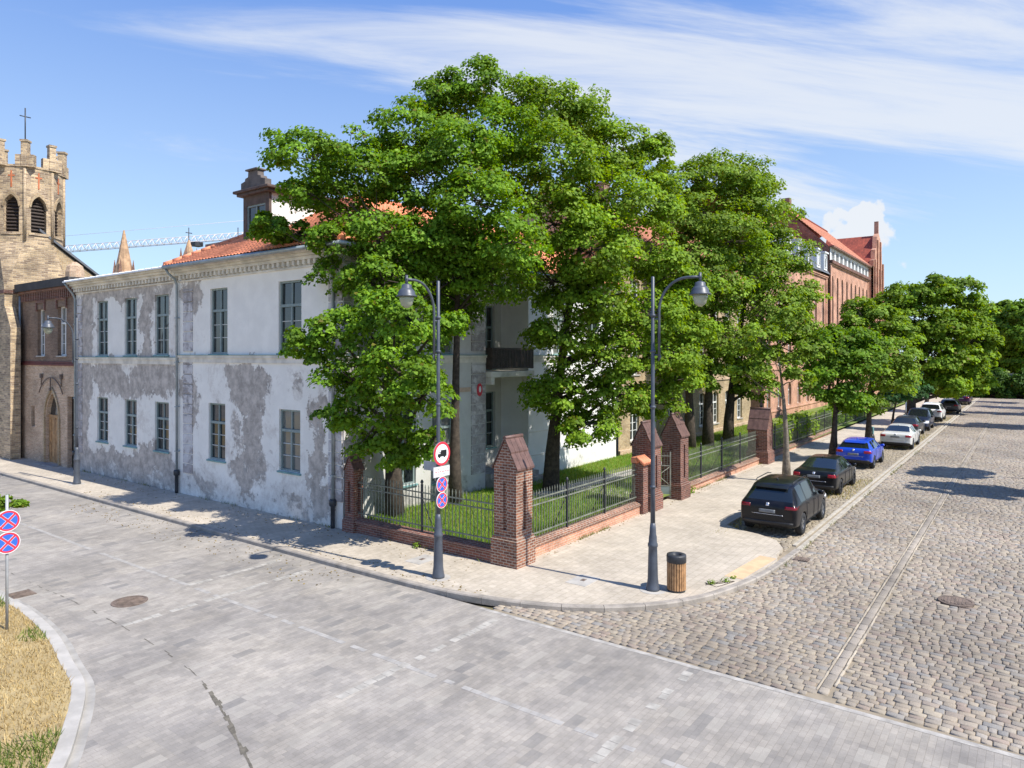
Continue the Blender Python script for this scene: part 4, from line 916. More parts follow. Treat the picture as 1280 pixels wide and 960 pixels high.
fence('iron_fence','iron fence running from the gate to the wide dark brick pillar',(12.18,-6.75),(22.95,-6.7),.46)
lowwall('fence_wall','brick fence wall beyond the wide dark pillar under the ivy',(24.1,-6.65),(42,-6.5),.42)
fence('iron_fence','overgrown iron fence beyond the wide dark brick pillar',(24.1,-6.65),(42,-6.5),.42,sp=.16)
fence('iron_fence','far iron fence in front of the red brick building',(43,-6.5),(96,-6.4),.3,sp=.3,bay=4)
# gate
t=thing('iron_gate','pale iron garden gate standing open between the two brick gate pillars','gate',(11.2,-6.8,0)); g=Vector((-.32,.95,0)).normalized(); K=((11.28,-6.85,0),tuple(g),(g.y,-g.x,0))
b=MB(*K); 
for x in (0,1.0): b.box(x-.025,x+.025,-.02,.02,.15,2.05+(.12 if x else 0))
for z in (.2,.62,1.45,1.85): b.box(0,1.0,-.018,.018,z,z+.04)
b.tube([(0,0,.65),(1,0,1.45)],.014,5); b.tube([(1,0,.65),(0,0,1.45)],.014,5); b.build('gate_frame',M('pale_gate_paint',(.28,.27,.22),.6,.25,4,.1),t)
b=MB(*K); b.box(.03,.97,-.01,.01,.2,.62); b.build('kick_panel','zinc',t)
b=MB(*K)
for i in range(1,8): b.box(i*.125-.008,i*.125+.008,-.008,.008,.66,2.0)
b.build('gate_bar','fence',t)

# ------------------------------------------------------------ street lamps, signs, bin
def lamp(label,loc,rot,H=7.85):
    t=thing('street_lamp',label,'street lamp',(0,0,0),'street lamps with bell shades')
    b=MB(); b.lathe([(.17,0),(.17,.06),(.155,.1),(.13,.3),(.115,.9),(.11,1.08),(.125,1.1),(.125,1.16),(.105,1.2),(.10,1.34),(.085,1.40),(.078,1.55),(.06,1.7)],n=16); b.build('base','lampiron',t)
    b=MB(); b.lathe([(.062,1.68),(.056,2.6),(.05,4.5),(.045,H),(.02,H+.02)],n=12)
    for z in (2.55,4.55,H-1.0,H-1.9): b.lathe([(.056,z),(.075,z+.02),(.075,z+.06),(.056,z+.08)],n=12)
    b.build('pole','lampiron',t)
    b=MB(); r=.72
    P=[(.16,0,H-2.05),(.16,0,H-.85)]+[(.16+r*(1-math.cos(R(q))),0,H-.85+r*1.12*math.sin(R(q))) for q in range(10,91,10)]+[(1.2,0,H-.045)]
    b.tube(P,.034,8); b.tube([(0,0,H-1.95),(.16,0,H-1.95)],.022,6); b.tube([(0,0,H-1.05),(.16,0,H-1.05)],.022,6); b.tube([(.14,0,H-2.1),(.2,0,H-2.0),(.16,0,H-1.9)],.02,5); b.build('arm','lampiron',t)
    c=(1.17,0); b=MB(); b.tube([(1.17,0,H+.06),(1.17,0,H-.2)],.035,8)
    b.lathe([(.06,H-.16),(.125,H-.19),(.13,H-.27),(.155,H-.285),(.205,H-.35),(.22,H-.43),(.275,H-.47),(.268,H-.485),(.20,H-.465)],c,18); b.build('lamp_shade','lampiron',t)
    b=MB(); b.lathe([(.185,H-.475),(.18,H-.56),(.14,H-.70),(.05,H-.77),(.01,H-.775)],c,16); b.build('lamp_glass','lampglass',t)
    b=MB(); b.lathe([(.33,-.1),(.33,.006),(.01,.008)],n=18,sm=False); b.build('footing','conc',t)
    t.location=loc; t.rotation_euler=(0,0,rot); return t
lamp('street lamp carrying the truck sign, at the kerb before the iron fence',(-1.89,-6.09,.11),R(180))
lamp('street lamp beside the wooden litter bin, its arm over the cobbles',(.58,-11.09,.11),R(-80))
lamp('pale street lamp standing in front of the narrow brick house',(-1.75,16.36,.11),R(180),7.6)
def disc(b,c,r0,r1,y0,y1,mi,n=28): # ring or disc facing -y
    for i in range(n):
        a,d=2*math.pi*i/n,2*math.pi*(i+1)/n
        if r0<=0: b.loft([[(c[0],y,c[1]),(c[0]+r1*math.cos(a),y,c[1]+r1*math.sin(a)),(c[0]+r1*math.cos(d),y,c[1]+r1*math.sin(d))] for y in (y0,y1)],mi,False)
        else: b.loft([[(c[0]+q*math.cos(w),y,c[1]+q*math.sin(w)) for q,w in ((r0,a),(r1,a),(r1,d),(r0,d))] for y in (y0,y1)],mi,False)
def nostop(name,label,loc,r,group):
    b=MB(); disc(b,(0,0),0,r,0,.02,3); disc(b,(0,0),0,r*.80,-.006,0,0); disc(b,(0,0),r*.80,r,-.010,0,1); disc(b,(0,0),r*.97,r*1.02,-.012,.01,2)
    for s in (1,-1):
        u=Vector((math.cos(R(45*s)),math.sin(R(45*s)))); w=Vector((-u.y,u.x))*r*.085; 
        b.loft([[( (u*k+w*q).x,y,(u*k+w*q).y) for k,q in ((-r*.8,-1),(r*.8,-1),(r*.8,1),(-r*.8,1))] for y in ((-.013,-.006) if s>0 else (-.0135,-.0065))],1,False)
        for e in (1.25,-1.25):
            b.loft([[( (u*k+w*q*e).x,y,(u*k+w*q*e).y) for k,q in ((-r*.79,.98),(r*.79,.98),(r*.79,1.2),(-r*.79,1.2))] for y in (-.009,-.006)],2,False)
    o=b.build(name,['blue','signred','signwhite','signback']); o.location=loc; return tag(o,label,'road sign',group)
def trucksign():
    b=MB(); r=.315; disc(b,(0,0),0,r,0,.02,3); disc(b,(0,0),0,r*.83,-.006,0,1); disc(b,(0,0),r*.80,r,-.010,0,0)
    k=.0175; T=[(-9,-3.5),(-9,.3),(-7.2,.6),(-6,3.4),(-2.6,3.4),(-2.6,6),(9.5,6),(9.5,-3.5)]
    b.loft([[(x*k*1.05,y,z*k-.01) for x,z in T] for y in (-.012,-.006)],2,False)
    for x in (-5.3,5.2): disc(b,(x*k*1.05,-3.4*k-.01),0,2.1*k,-.013,-.006,2,14)
    b.loft([[(x*k*1.05,y,z*k-.01) for x,z in ((-6.6,.7),(-5.6,2.7),(-4,2.7),(-4,.7))] for y in (-.0135,-.0122)],1,False)
    o=b.build('road_sign',['signred','signwhite','black','signback']); o.location=(-1.86,-6.19,3.40); return tag(o,'round red bordered no trucks sign with black lorry on the lamp post','road sign')
trucksign()
b=MB(); b.box(-.33,.31,0,.02,-.14,.14); b.box(-.31,.29,-.004,0,-.125,.125,1)
for z,c in ((.07,2),(.0,3),(-.065,2)): 
    x=-.26
    while x<.22: w=random.uniform(.04,.1); b.box(x,x+w,-.007,-.004,z-.014,z+.014,c); x+=w+.025
o=b.build('supplementary_plate',['signback','signwhite',M('grey_lettering',(.42,.42,.45),.5,.1,4,0),M('red_lettering',(.62,.22,.22),.5,.1,4,0)]); o.location=(-1.86,-6.19,2.93); tag(o,'white text plate between the lorry sign and the no stopping signs','sign plate')
b=MB(); b.box(-.02,0,-.3,.3,-.12,.12); o=b.build('side_plate',['signback']); o.location=(-1.83,-5.82,3.03); tag(o,'small grey plate seen edge on behind the white text plate','sign plate')
GS='stacked no stopping signs'
nostop('road_sign','upper blue and red no stopping sign on the street lamp',(-1.86,-6.19,2.585),.205,GS)
nostop('road_sign','lower blue and red no stopping sign on the street lamp',(-1.86,-6.19,2.165),.205,GS)
b=MB(); b.tube([(-10.0,-1.0,.05),(-10.0,-1.0,3.0)],.03,10); tag(b.build('sign_post','signback'),'grey steel sign post standing in the dry grass island','sign post')
nostop('road_sign','upper blue no stopping sign on the grass island post',(-10.0,-1.05,2.445),.225,GS)
nostop('road_sign','lower blue no stopping sign on the grass island post',(-10.0,-1.05,1.975),.225,GS)
# litter bin
t=thing('litter_bin','round litter bin with orange wood slats and black lid beside the lamp','bin',(.9,-11.58,.11)); x,y=.9,-11.58
b=MB(o=(x,y,.11)); b.lathe([(.22,.0),(.22,.05),(.2,.06)],n=24); b.build('foot_ring','iron',t)
b=MB(o=(x,y,.11)); b.lathe([(.205,.05),(.205,.72)],n=20); b.build('liner','blacktrim',t)
for i in range(22):
    a=2*math.pi*i/22; b=MB((x+math.cos(a)*.222,y+math.sin(a)*.222,.11),(-math.sin(a),math.cos(a),0),(math.cos(a),math.sin(a),0)); b.box(-.024,.024,-.012,.012,.05,.73); b.build('slat','binwood',t,.004)
b=MB(o=(x,y,.11)); b.lathe([(.23,.72),(.245,.73),(.245,.88),(.235,.91),(.13,.915),(.12,.90),(.10,.80),(.01,.80)],n=24); b.build('lid','iron',t)
# slim poles along the parked cars
for lab,(px,py),h,c in (('slim pale pole between the white saloon and the dark red lit car',(50.6,-10.4),2.9,'signwhite'),('slim grey pole at the far end of the parking bay',(96.8,-12.4),4.6,'zinc')):
    t=thing('slim_pole',lab,'pole',(px,py,.05)); b=MB(o=(px,py,.05)); b.tube([(0,0,0),(0,0,h)],.05,8); b.build('shaft',c,t); b=MB(o=(px,py,.05)); b.lathe([(.1,0),(.1,.2),(.05,.25)],n=10); b.build('base','iron',t); b=MB(o=(px,py,.05)); b.box(-.02,.02,-.2,.2,h-.5,h-.05); b.build('plate','signback',t)
t=thing('litter_post','small teal post with dark bag beside the tree behind the blue hatchback','litter post',(35.4,-10.3,.1)); b=MB(o=(35.4,-10.3,.1)); b.tube([(0,0,0),(0,0,1.15)],.04,8); b.box(-.18,.18,-.14,.14,.75,1.2); b.build('holder','copper',t); b=MB(o=(35.4,-10.3,.1)); b.lathe([(.2,.05),(.24,.3),(.2,.6),(.16,.74)],n=10); b.build('bag','iron',t)

# ------------------------------------------------------------ cars
def weld(o):
    w=bmesh.new(); w.from_mesh(o.data); bmesh.ops.remove_doubles(w,verts=w.verts,dist=.0005); bmesh.ops.recalc_face_normals(w,faces=w.faces); w.to_mesh(o.data); w.free()
def car(label,loc,paint,kind,flip=False,detail=2,rim='rim',taill=None,group='cars parked along the bay'):
    """body lofted rear (x=0) to front (x=L); stations: x, zb, shoulder, top, half width, half roof width"""
    K=dict(
     suv=(4.55,[(0,.44,.86,.93,.80,.70),(.05,.32,.99,1.06,.89,.78),(.16,.26,1.06,1.13,.93,.76),(.55,.24,1.07,1.57,.945,.62),(.72,.24,1.07,1.645,.945,.63),(1.28,.24,1.06,1.685,.945,.655),(1.38,.24,1.06,1.688,.945,.656),(2.2,.24,1.04,1.69,.945,.655),(2.29,.24,1.04,1.688,.945,.654),(2.72,.24,1.03,1.63,.945,.63),(3.38,.24,1.0,1.09,.945,.72),(3.9,.24,.97,1.05,.935,.70),(4.3,.26,.88,.95,.89,.66),(4.5,.32,.72,.78,.80,.58),(4.55,.4,.62,.66,.70,.5)],(2,3),(9,10),((4,5),(6,7),(8,9)),(.86,3.62),.36,(.60,.92),(.62,.80)),
     sedan=(4.65,[(0,.40,.80,.86,.78,.68),(.05,.28,.93,.98,.87,.76),(.18,.22,.97,1.04,.90,.76),(.72,.2,.97,1.08,.91,.70),(1.55,.2,.955,1.40,.915,.56),(1.72,.2,.95,1.425,.915,.57),(1.8,.2,.95,1.43,.915,.575),(2.55,.2,.94,1.445,.915,.585),(2.64,.2,.94,1.443,.915,.585),(3.0,.2,.93,1.40,.91,.565),(3.55,.2,.90,.97,.905,.68),(4.1,.2,.85,.92,.89,.66),(4.45,.23,.75,.81,.83,.58),(4.6,.3,.62,.67,.74,.5),(4.65,.36,.55,.58,.66,.46)],(3,4),(9,10),((4,5),(6,7),(8,9)),(.92,3.72),.33,(.62,.86),(.52,.68)),
     hatch=(4.25,[(0,.42,.82,.88,.76,.66),(.05,.3,.95,1.0,.85,.74),(.15,.24,1.0,1.06,.88,.72),(.58,.22,1.0,1.36,.895,.58),(.75,.22,.995,1.425,.895,.59),(1.2,.22,.985,1.455,.9,.60),(1.29,.22,.985,1.457,.9,.60),(2.1,.22,.965,1.46,.9,.605),(2.18,.22,.965,1.458,.9,.605),(2.55,.22,.955,1.41,.895,.58),(3.2,.22,.93,1.0,.89,.68),(3.7,.22,.88,.95,.875,.66),(4.05,.25,.78,.84,.82,.58),(4.2,.31,.65,.69,.73,.5),(4.25,.36,.57,.6,.65,.46)],(2,3),(9,10),((4,5),(6,7),(8,9)),(.8,3.4),.32,(.58,.88),(.55,.70)),
     mpv=(4.3,[(0,.42,.9,.97,.8,.7),(.05,.3,1.02,1.08,.86,.76),(.14,.24,1.06,1.12,.89,.74),(.4,.22,1.06,1.54,.9,.62),(.55,.22,1.06,1.61,.9,.63),(1.2,.22,1.05,1.65,.905,.64),(1.29,.22,1.05,1.652,.905,.64),(2.1,.22,1.03,1.65,.905,.64),(2.19,.22,1.03,1.648,.905,.64),(2.5,.22,1.02,1.60,.9,.62),(3.35,.22,.98,1.07,.895,.7),(3.8,.22,.93,1.0,.88,.67),(4.1,.25,.83,.89,.83,.6),(4.25,.31,.68,.72,.74,.52),(4.3,.36,.58,.61,.66,.47)],(2,3),(9,10),((4,5),(6,7),(8,9)),(.82,3.45),.33,(.6,.95),(.58,.78)))[kind]
    L,ST,RW,WS,SW,WH,wr,TL,HL=K; root=thing('parked_car',label,'car',(0,0,0),group); C=L/2
    me=bpy.data.meshes.new('car_shell'); bm=bmesh.new(); rings=[]
    for x,zb,zs,zt,w,wt in ST:
        g=zt-zs; P=[(0,zb),(w*.84,zb),(w*.975,zb+.14*(zs-zb)),(w,zb+.5*(zs-zb)),(w*.99,zs-.07),(w*.955,zs+.005),(w*.955+(wt-w*.955)*.9,zs+g*.86),(wt*.90,zs+g*.955),(wt*.5,zs+g*.995),(0,zt)]
        full=P+[(-a,z) for a,z in P[-2:0:-1]]; rings.append([bm.verts.new((x-C,a,z)) for a,z in full])
    n=len(rings[0])
    for i in range(len(rings)-1):
        for j in range(n):
            j2=(j+1)%n; f=bm.faces.new((rings[i][j],rings[i][j2],rings[i+1][j2],rings[i+1][j])); f.smooth=True; f.material_index=0
            if j in (5,12) and any(i==a for a,_ in SW): f.material_index=1
            if (i,i+1)==RW and j in (6,7,8,9,10,11): f.material_index=3
            if (i,i+1)==WS and j in (6,7,8,9,10,11): f.material_index=4
            if j in (0,17): f.material_index=2
            if j in (1,16) : f.material_index=2
    bm.faces.new(rings[0]); bm.faces.new(rings[-1][::-1]); bmesh.ops.recalc_face_normals(bm,faces=bm.faces)
    # crisp edges round the glass and along the shoulder
    cl=bm.edges.layers.float.new('crease_edge')
    for e in bm.edges:
        ms_={f.material_index for f in e.link_faces}
        if len(ms_)>1: e[cl]=.85
    cv=bm.verts.layers.float.new('crease_vert')
    for v in bm.verts:
        ms_={f.material_index for f in v.link_faces}
        if len(ms_)>1 and any(f.material_index in (1,3,4) for f in v.link_faces): v[cv]=.7
    bm.to_mesh(me); bm.free(); MT=[paint,mat['carglass'],mat['blacktrim'],mat['carglass'],mat['carglass']]
    for m_ in MT: me.materials.append(m_)
    sh=bpy.data.objects.new('car_shell',me); COL.objects.link(sh); s=sh.modifiers.new('s','SUBSURF'); s.levels=s.render_levels=2 if detail>1 else 1
    cut=MB()
    for wx in WH:
        for sy in (-1,1): cut.loft([[(wx-C+(wr+.045)*math.cos(2*math.pi*k/28),y,wr+(wr+.045)*math.sin(2*math.pi*k/28)) for k in range(28)] for y in ((.60*sy,1.3*sy))],2,False)
    co=cut.build('wheel_cutter',MT); b_=sh.modifiers.new('b','BOOLEAN'); b_.object=co; b_.operation='DIFFERENCE'; b_.solver='EXACT'
    dg=bpy.context.evaluated_depsgraph_get(); dg.update(); ev=bpy.data.meshes.new_from_object(sh.evaluated_get(dg),depsgraph=dg)
    bpy.data.objects.remove(sh); bpy.data.objects.remove(co)
    bb=bmesh.new(); bb.from_mesh(ev); bb.normal_update(); tree=BVHTree.FromBMesh(bb)
    def part(name,idx,side=0,off=0.):
        b2=bb.copy(); kill=[f for f in b2.faces if f.material_index not in idx or (side and f.calc_center_median().y*side<0)]
        bmesh.ops.delete(b2,geom=kill,context='FACES')
        if off: 
            for v_ in b2.verts: v_.co-=v_.normal*off
        m2=bpy.data.meshes.new(name); b2.to_mesh(m2); b2.free()
        for m_ in MT: m2.materials.append(m_)
        return link(name,m2,root) if len(m2.polygons) else None
    part('body',(0,2)); part('side_window',(1,),1); part('side_window',(1,),-1); part('rear_window',(3,)); part('windscreen',(4,))
    def patch(name,end,y0,y1,z0,z1,m_,off=.012,ny=8,nz=4,shear=0.):
        b=MB(); G=[]
        for i in range(ny+1):
            row=[]
            for j in range(nz+1):
                y=y0+(y1-y0)*i/ny; z=z0+(z1-z0)*j/nz+shear*(y-y0); dx=1 if end=='rear' else -1
                h=tree.ray_cast(Vector((-dx*4,y,z)),Vector((dx,0,0)))[0]
                row.append((h.x-dx*off if h else None,y,z))
            G.append(row)
        for i in range(ny):
            for j in range(nz):
                q=[G[i][j],G[i+1][j],G[i+1][j+1],G[i][j+1]]
                if all(p[0] is not None for p in q) and max(p[0] for p in q)-min(p[0] for p in q)<.5: b.face(q,0,True)
        if not b.v: return None
        o=b.build(name,m_,root); weld(o); sol=o.modifiers.new('t','SOLIDIFY'); sol.thickness=.02; sol.offset=0 ; return o
    def sidepatch(name,sd_,x0,x1,z0,z1,m_,off,nx,nz):
        b=MB(); G=[[tree.ray_cast(Vector((x0+(x1-x0)*i/nx,sd_*4,z0+(z1-z0)*j/nz)),Vector((0,-sd_,0)))[0] for j in range(nz+1)] for i in range(nx+1)]
        for i in range(nx):
            for j in range(nz):
                q=[G[i][j],G[i+1][j],G[i+1][j+1],G[i][j+1]]
                if all(q): b.face([(p.x,p.y+sd_*off,p.z) for p in q],0,True)
        if b.v: o=b.build(name,m_,root); weld(o); s2=o.modifiers.new('t','SOLIDIFY'); s2.thickness=.01; s2.offset=0
    rw=ST[2][4]; zs=ST[2][2]; tl=taill or 'red'
    for s_ in (-1,1):
        patch('tail_light','rear',s_*rw*TL[0],s_*rw*.985,zs-(.15 if kind=='suv' else .18),zs-.05,mat[tl])
        patch('headlight','front',s_*ST[-3][4]*.62,s_*ST[-3][4]*1.04,HL[0]+.02,HL[1]+.02,mat['lens'])
    patch('number_plate','rear',-.26,.26,zs-.30 if kind!='sedan' else zs-.22,zs-.19 if kind!='sedan' else zs-.11,mat['plate'],.035)
    patch('number_plate','front',-.26,.26,.40,.51,mat['plate'],.02); patch('grille','front',-.36,.36,HL[0]-.02,HL[1]-.03,mat['blacktrim'],.008)
    patch('rear_bumper_trim','rear',-rw*.88,rw*.88,ST[1][1]+.02,ST[1][1]+.17,mat['blacktrim'],.014,12,3)
    patch('front_bumper_trim','front',-.6,.6,.28,.36,mat['blacktrim'],.012)
    if detail>1:
        patch('badge','rear',-.05,.05,zs-.08,zs+.015,mat['badge'],.02,4,4)
        patch('trim_strip','rear',-rw*.55,rw*.55,zs-.36,zs-.35,mat['badge'],.012,10,1)
        for s_ in (-1,1):
            wv=ST[5][4]; zb_=ST[5][2]
            for x0 in (ST[SW[0][1]][0]+.02,ST[SW[1][1]][0]+.04,ST[SW[2][1]][0]+.12): sidepatch('door_seam',s_,x0-C-.008,x0-C+.008,.34,zb_-.03,mat['blacktrim'],.004,1,8)
            for x0 in (ST[SW[0][1]][0]+.30,ST[SW[1][1]][0]+.28): sidepatch('door_handle',s_,x0-C-.17,x0-C,zb_-.13,zb_-.10,paint,.03,3,1)
            sidepatch('sill_trim',s_,-C*.42,C*.40,.27,.36,mat['blacktrim'],.012,8,2)
        # spoiler lip over the rear window, shark fin
        i=RW[1]; x,_,zs_,zt,_,wt=ST[i]
        if kind!='sedan': b=MB(); b.loft([[(x-C-.16,-wt*.86,zt-.07),(x-C-.16,wt*.86,zt-.07),(x-C+.14,wt*.86,zt+.02),(x-C+.14,-wt*.86,zt+.02)],[(x-C-.17,-wt*.84,zt-.045),(x-C-.17,wt*.84,zt-.045),(x-C+.14,wt*.84,zt+.035),(x-C+.14,-wt*.84,zt+.035)]],0,False); b.build('roof_spoiler',paint,root,.01)
        b=MB(); zt=ST[5][3]; b.loft([[(ST[5][0]-C-.16,-.02,zt-.03),(ST[5][0]-C+.08,-.02,zt-.02),(ST[5][0]-C+.08,.02,zt-.02),(ST[5][0]-C-.16,.02,zt-.03)],[(ST[5][0]-C-.17,-.005,zt+.055),(ST[5][0]-C-.10,-.005,zt+.055),(ST[5][0]-C-.10,.005,zt+.055),(ST[5][0]-C-.17,.005,zt+.055)]],0,True); b.build('antenna',paint,root)
        if kind=='suv':
            for s_ in (-1,1): b=MB(); b.tube([(.75-C,s_*.60,1.64),(.95-C,s_*.62,1.70),(2.2-C,s_*.62,1.725),(2.5-C,s_*.60,1.67)],.016,6); b.build('roof_rail','blacktrim',root)
    for s_ in (-1,1): # door mirror
        x,zs2=ST[WS[0]][0]-C+.22,ST[WS[0]][2]; b=MB(); w=ST[WS[0]][4]*.95
        b.loft([[(x-.05*k,s_*(w+q),zs2+.06+dz*k) for dz,dx in ((-.07,0),(.07,0))]+[(x+.10*k,s_*(w+q),zs2+.06+dz*k) for dz in (.06,-.06)] for q,k in ((0,.35),(.06,.9),(.17,1.),(.2,.6))],0,True); b.build('door_mirror',paint if detail>1 else 'blacktrim',root)
    for wx in WH:
        for s_ in (-1,1):
            yo=s_*(ST[5][4]-.115); b=MB(); n=28; pr=[(wr*.62,-.1),(wr*.95,-.105),(wr,-.07),(wr,.07),(wr*.95,.105),(wr*.62,.1)]
            b.loft([[(wx-C+r*math.cos(2*math.pi*k/n),yo+y,wr+r*math.sin(2*math.pi*k/n)) for k in range(n)] for r,y in pr],0,True,False); b.build('tyre','tyre',root)
            b=MB(); yy=yo+s_*.085; ins=yo-s_*.02
            b.loft([[(wx-C+r*math.cos(2*math.pi*k/n),y,wr+r*math.sin(2*math.pi*k/n)) for k in range(n)] for r,y in ((wr*.66,yy),(wr*.58,yy+s_*.005),(wr*.55,ins),(.01,ins))],0,False,False)
            for k in range(5):
                a=2*math.pi*k/5+.3; u=Vector((math.cos(a),0,math.sin(a))); v_=Vector((-math.sin(a),0,math.cos(a))); c0=Vector((wx-C,yy-s_*.02,wr))
                b.loft([[tuple(c0+u*(wr*.08)+v_*.05+Vector((0,q,0))),tuple(c0+u*(wr*.08)-v_*.05+Vector((0,q,0))),tuple(c0+u*(wr*.61)-v_*.03+Vector((0,q,0))),tuple(c0+u*(wr*.61)+v_*.03+Vector((0,q,0)))] for q in (-.012,.012)],0,False)
            b.build('rim',mat[rim] if rim!='rim' else mat['rim'],root)
    bb.free(); bpy.data.meshes.remove(ev)
    root.location=(loc[0]+C if not flip else loc[0]+C,loc[1],.055); root.rotation_euler=(0,0,R(180) if flip else (R(loc[2]) if len(loc)>2 else 0)); return root
def P_(name,c,met=.35,rough=.28): 
    t=NT(name); p=t.obj(); v=t.mix(t.ss(t.noise(p,3,5),.35,.7,0,.04),c,sc((.35,.32,.28),.5)); return t.set(v,rough,Metallic=met*.3,Coat_Weight=.25 if max(c)<.1 else .5,Coat_Roughness=.04,Specular_IOR_Level=.2 if max(c)<.1 else .4)
car('black SUV parked nearest, rear hatch facing the street corner',(7.95,-11.72),P_('black_car_paint',(.006,.0065,.009),.2),'suv',taill='darkred')
car('black saloon car parked second in the row behind the SUV',(15.9,-11.30),P_('black_saloon_paint',(.007,.008,.010),.2),'sedan',rim='blacktrim',taill='red')
car('bright blue hatchback parked in the bay beyond the black saloon',(24.6,-11.22),P_('blue_car_paint',(.008,.06,.52),.3),'hatch')
car('white silver saloon car with red tail lights beyond the blue hatchback',(34.3,-11.85),P_('silver_white_car_paint',(.66,.66,.63),.25),'sedan')
car('dark grey hatchback with glowing red tail lamps between silver saloon and van',(42.2,-11.35),P_('dark_grey_car_paint',(.035,.04,.05),.4),'hatch',detail=1)
car('dark blue people carrier facing the camera in the parked row',(47.6,-11.45),P_('dark_blue_car_paint',(.018,.028,.06),.4),'mpv',True,1)
car('white hatchback parked beyond the dark blue people carrier',(57,-11.5),P_('white_car_paint',(.76,.76,.74),.05),'mpv',detail=1)
car('dark grey estate car parked beyond the white hatchback',(67.8,-12.0),P_('slate_car_paint',(.05,.055,.065),.5),'hatch',detail=1)
car('dark purple car parked last at the far end of the bay',(84,-12.0),P_('purple_car_paint',(.05,.015,.06),.4),'hatch',detail=1)
# ------------------------------------------------------------ trees, shrubs, grass
def leafmesh(C,N,size,hue,g):
    """kite shaped leaves folded along the midrib, one random tint each"""
    n=len(C); N=N/np.linalg.norm(N,axis=1)[:,None]; r=g.normal(size=(n,3)); A=np.cross(N,r); A/=np.linalg.norm(A,axis=1)[:,None]; B=np.cross(N,A)
    s=(size*g.uniform(.65,1.3,n))[:,None]; dr=g.uniform(.05,.35,(n,1))
    V=np.stack([C-A*s*.5,C-A*s*.05+B*s*.46+N*s*.10,C+A*s*.55-N*s*dr,C-A*s*.05-B*s*.46+N*s*.10],1).reshape(-1,3)
    F=np.arange(n*4).reshape(-1,4)
    h=np.array(hue); k=g.uniform(0,1,(n,1)); col=h[0]*(1-k)+h[1]*k; col=col*g.uniform(.75,1.25,(n,1)); y=g.random(n)<.02; col[y]=np.array((.16,.15,.02))
    return V,F,np.repeat(col,4,0)
G1=((.095,.200,.015),(.20,.335,.028)); G2=((.118,.225,.016),(.24,.355,.030)); G3=((.042,.105,.016),(.085,.165,.022)); G4=((.125,.23,.022),(.235,.335,.042)); G5=((.045,.125,.035),(.08,.165,.05))
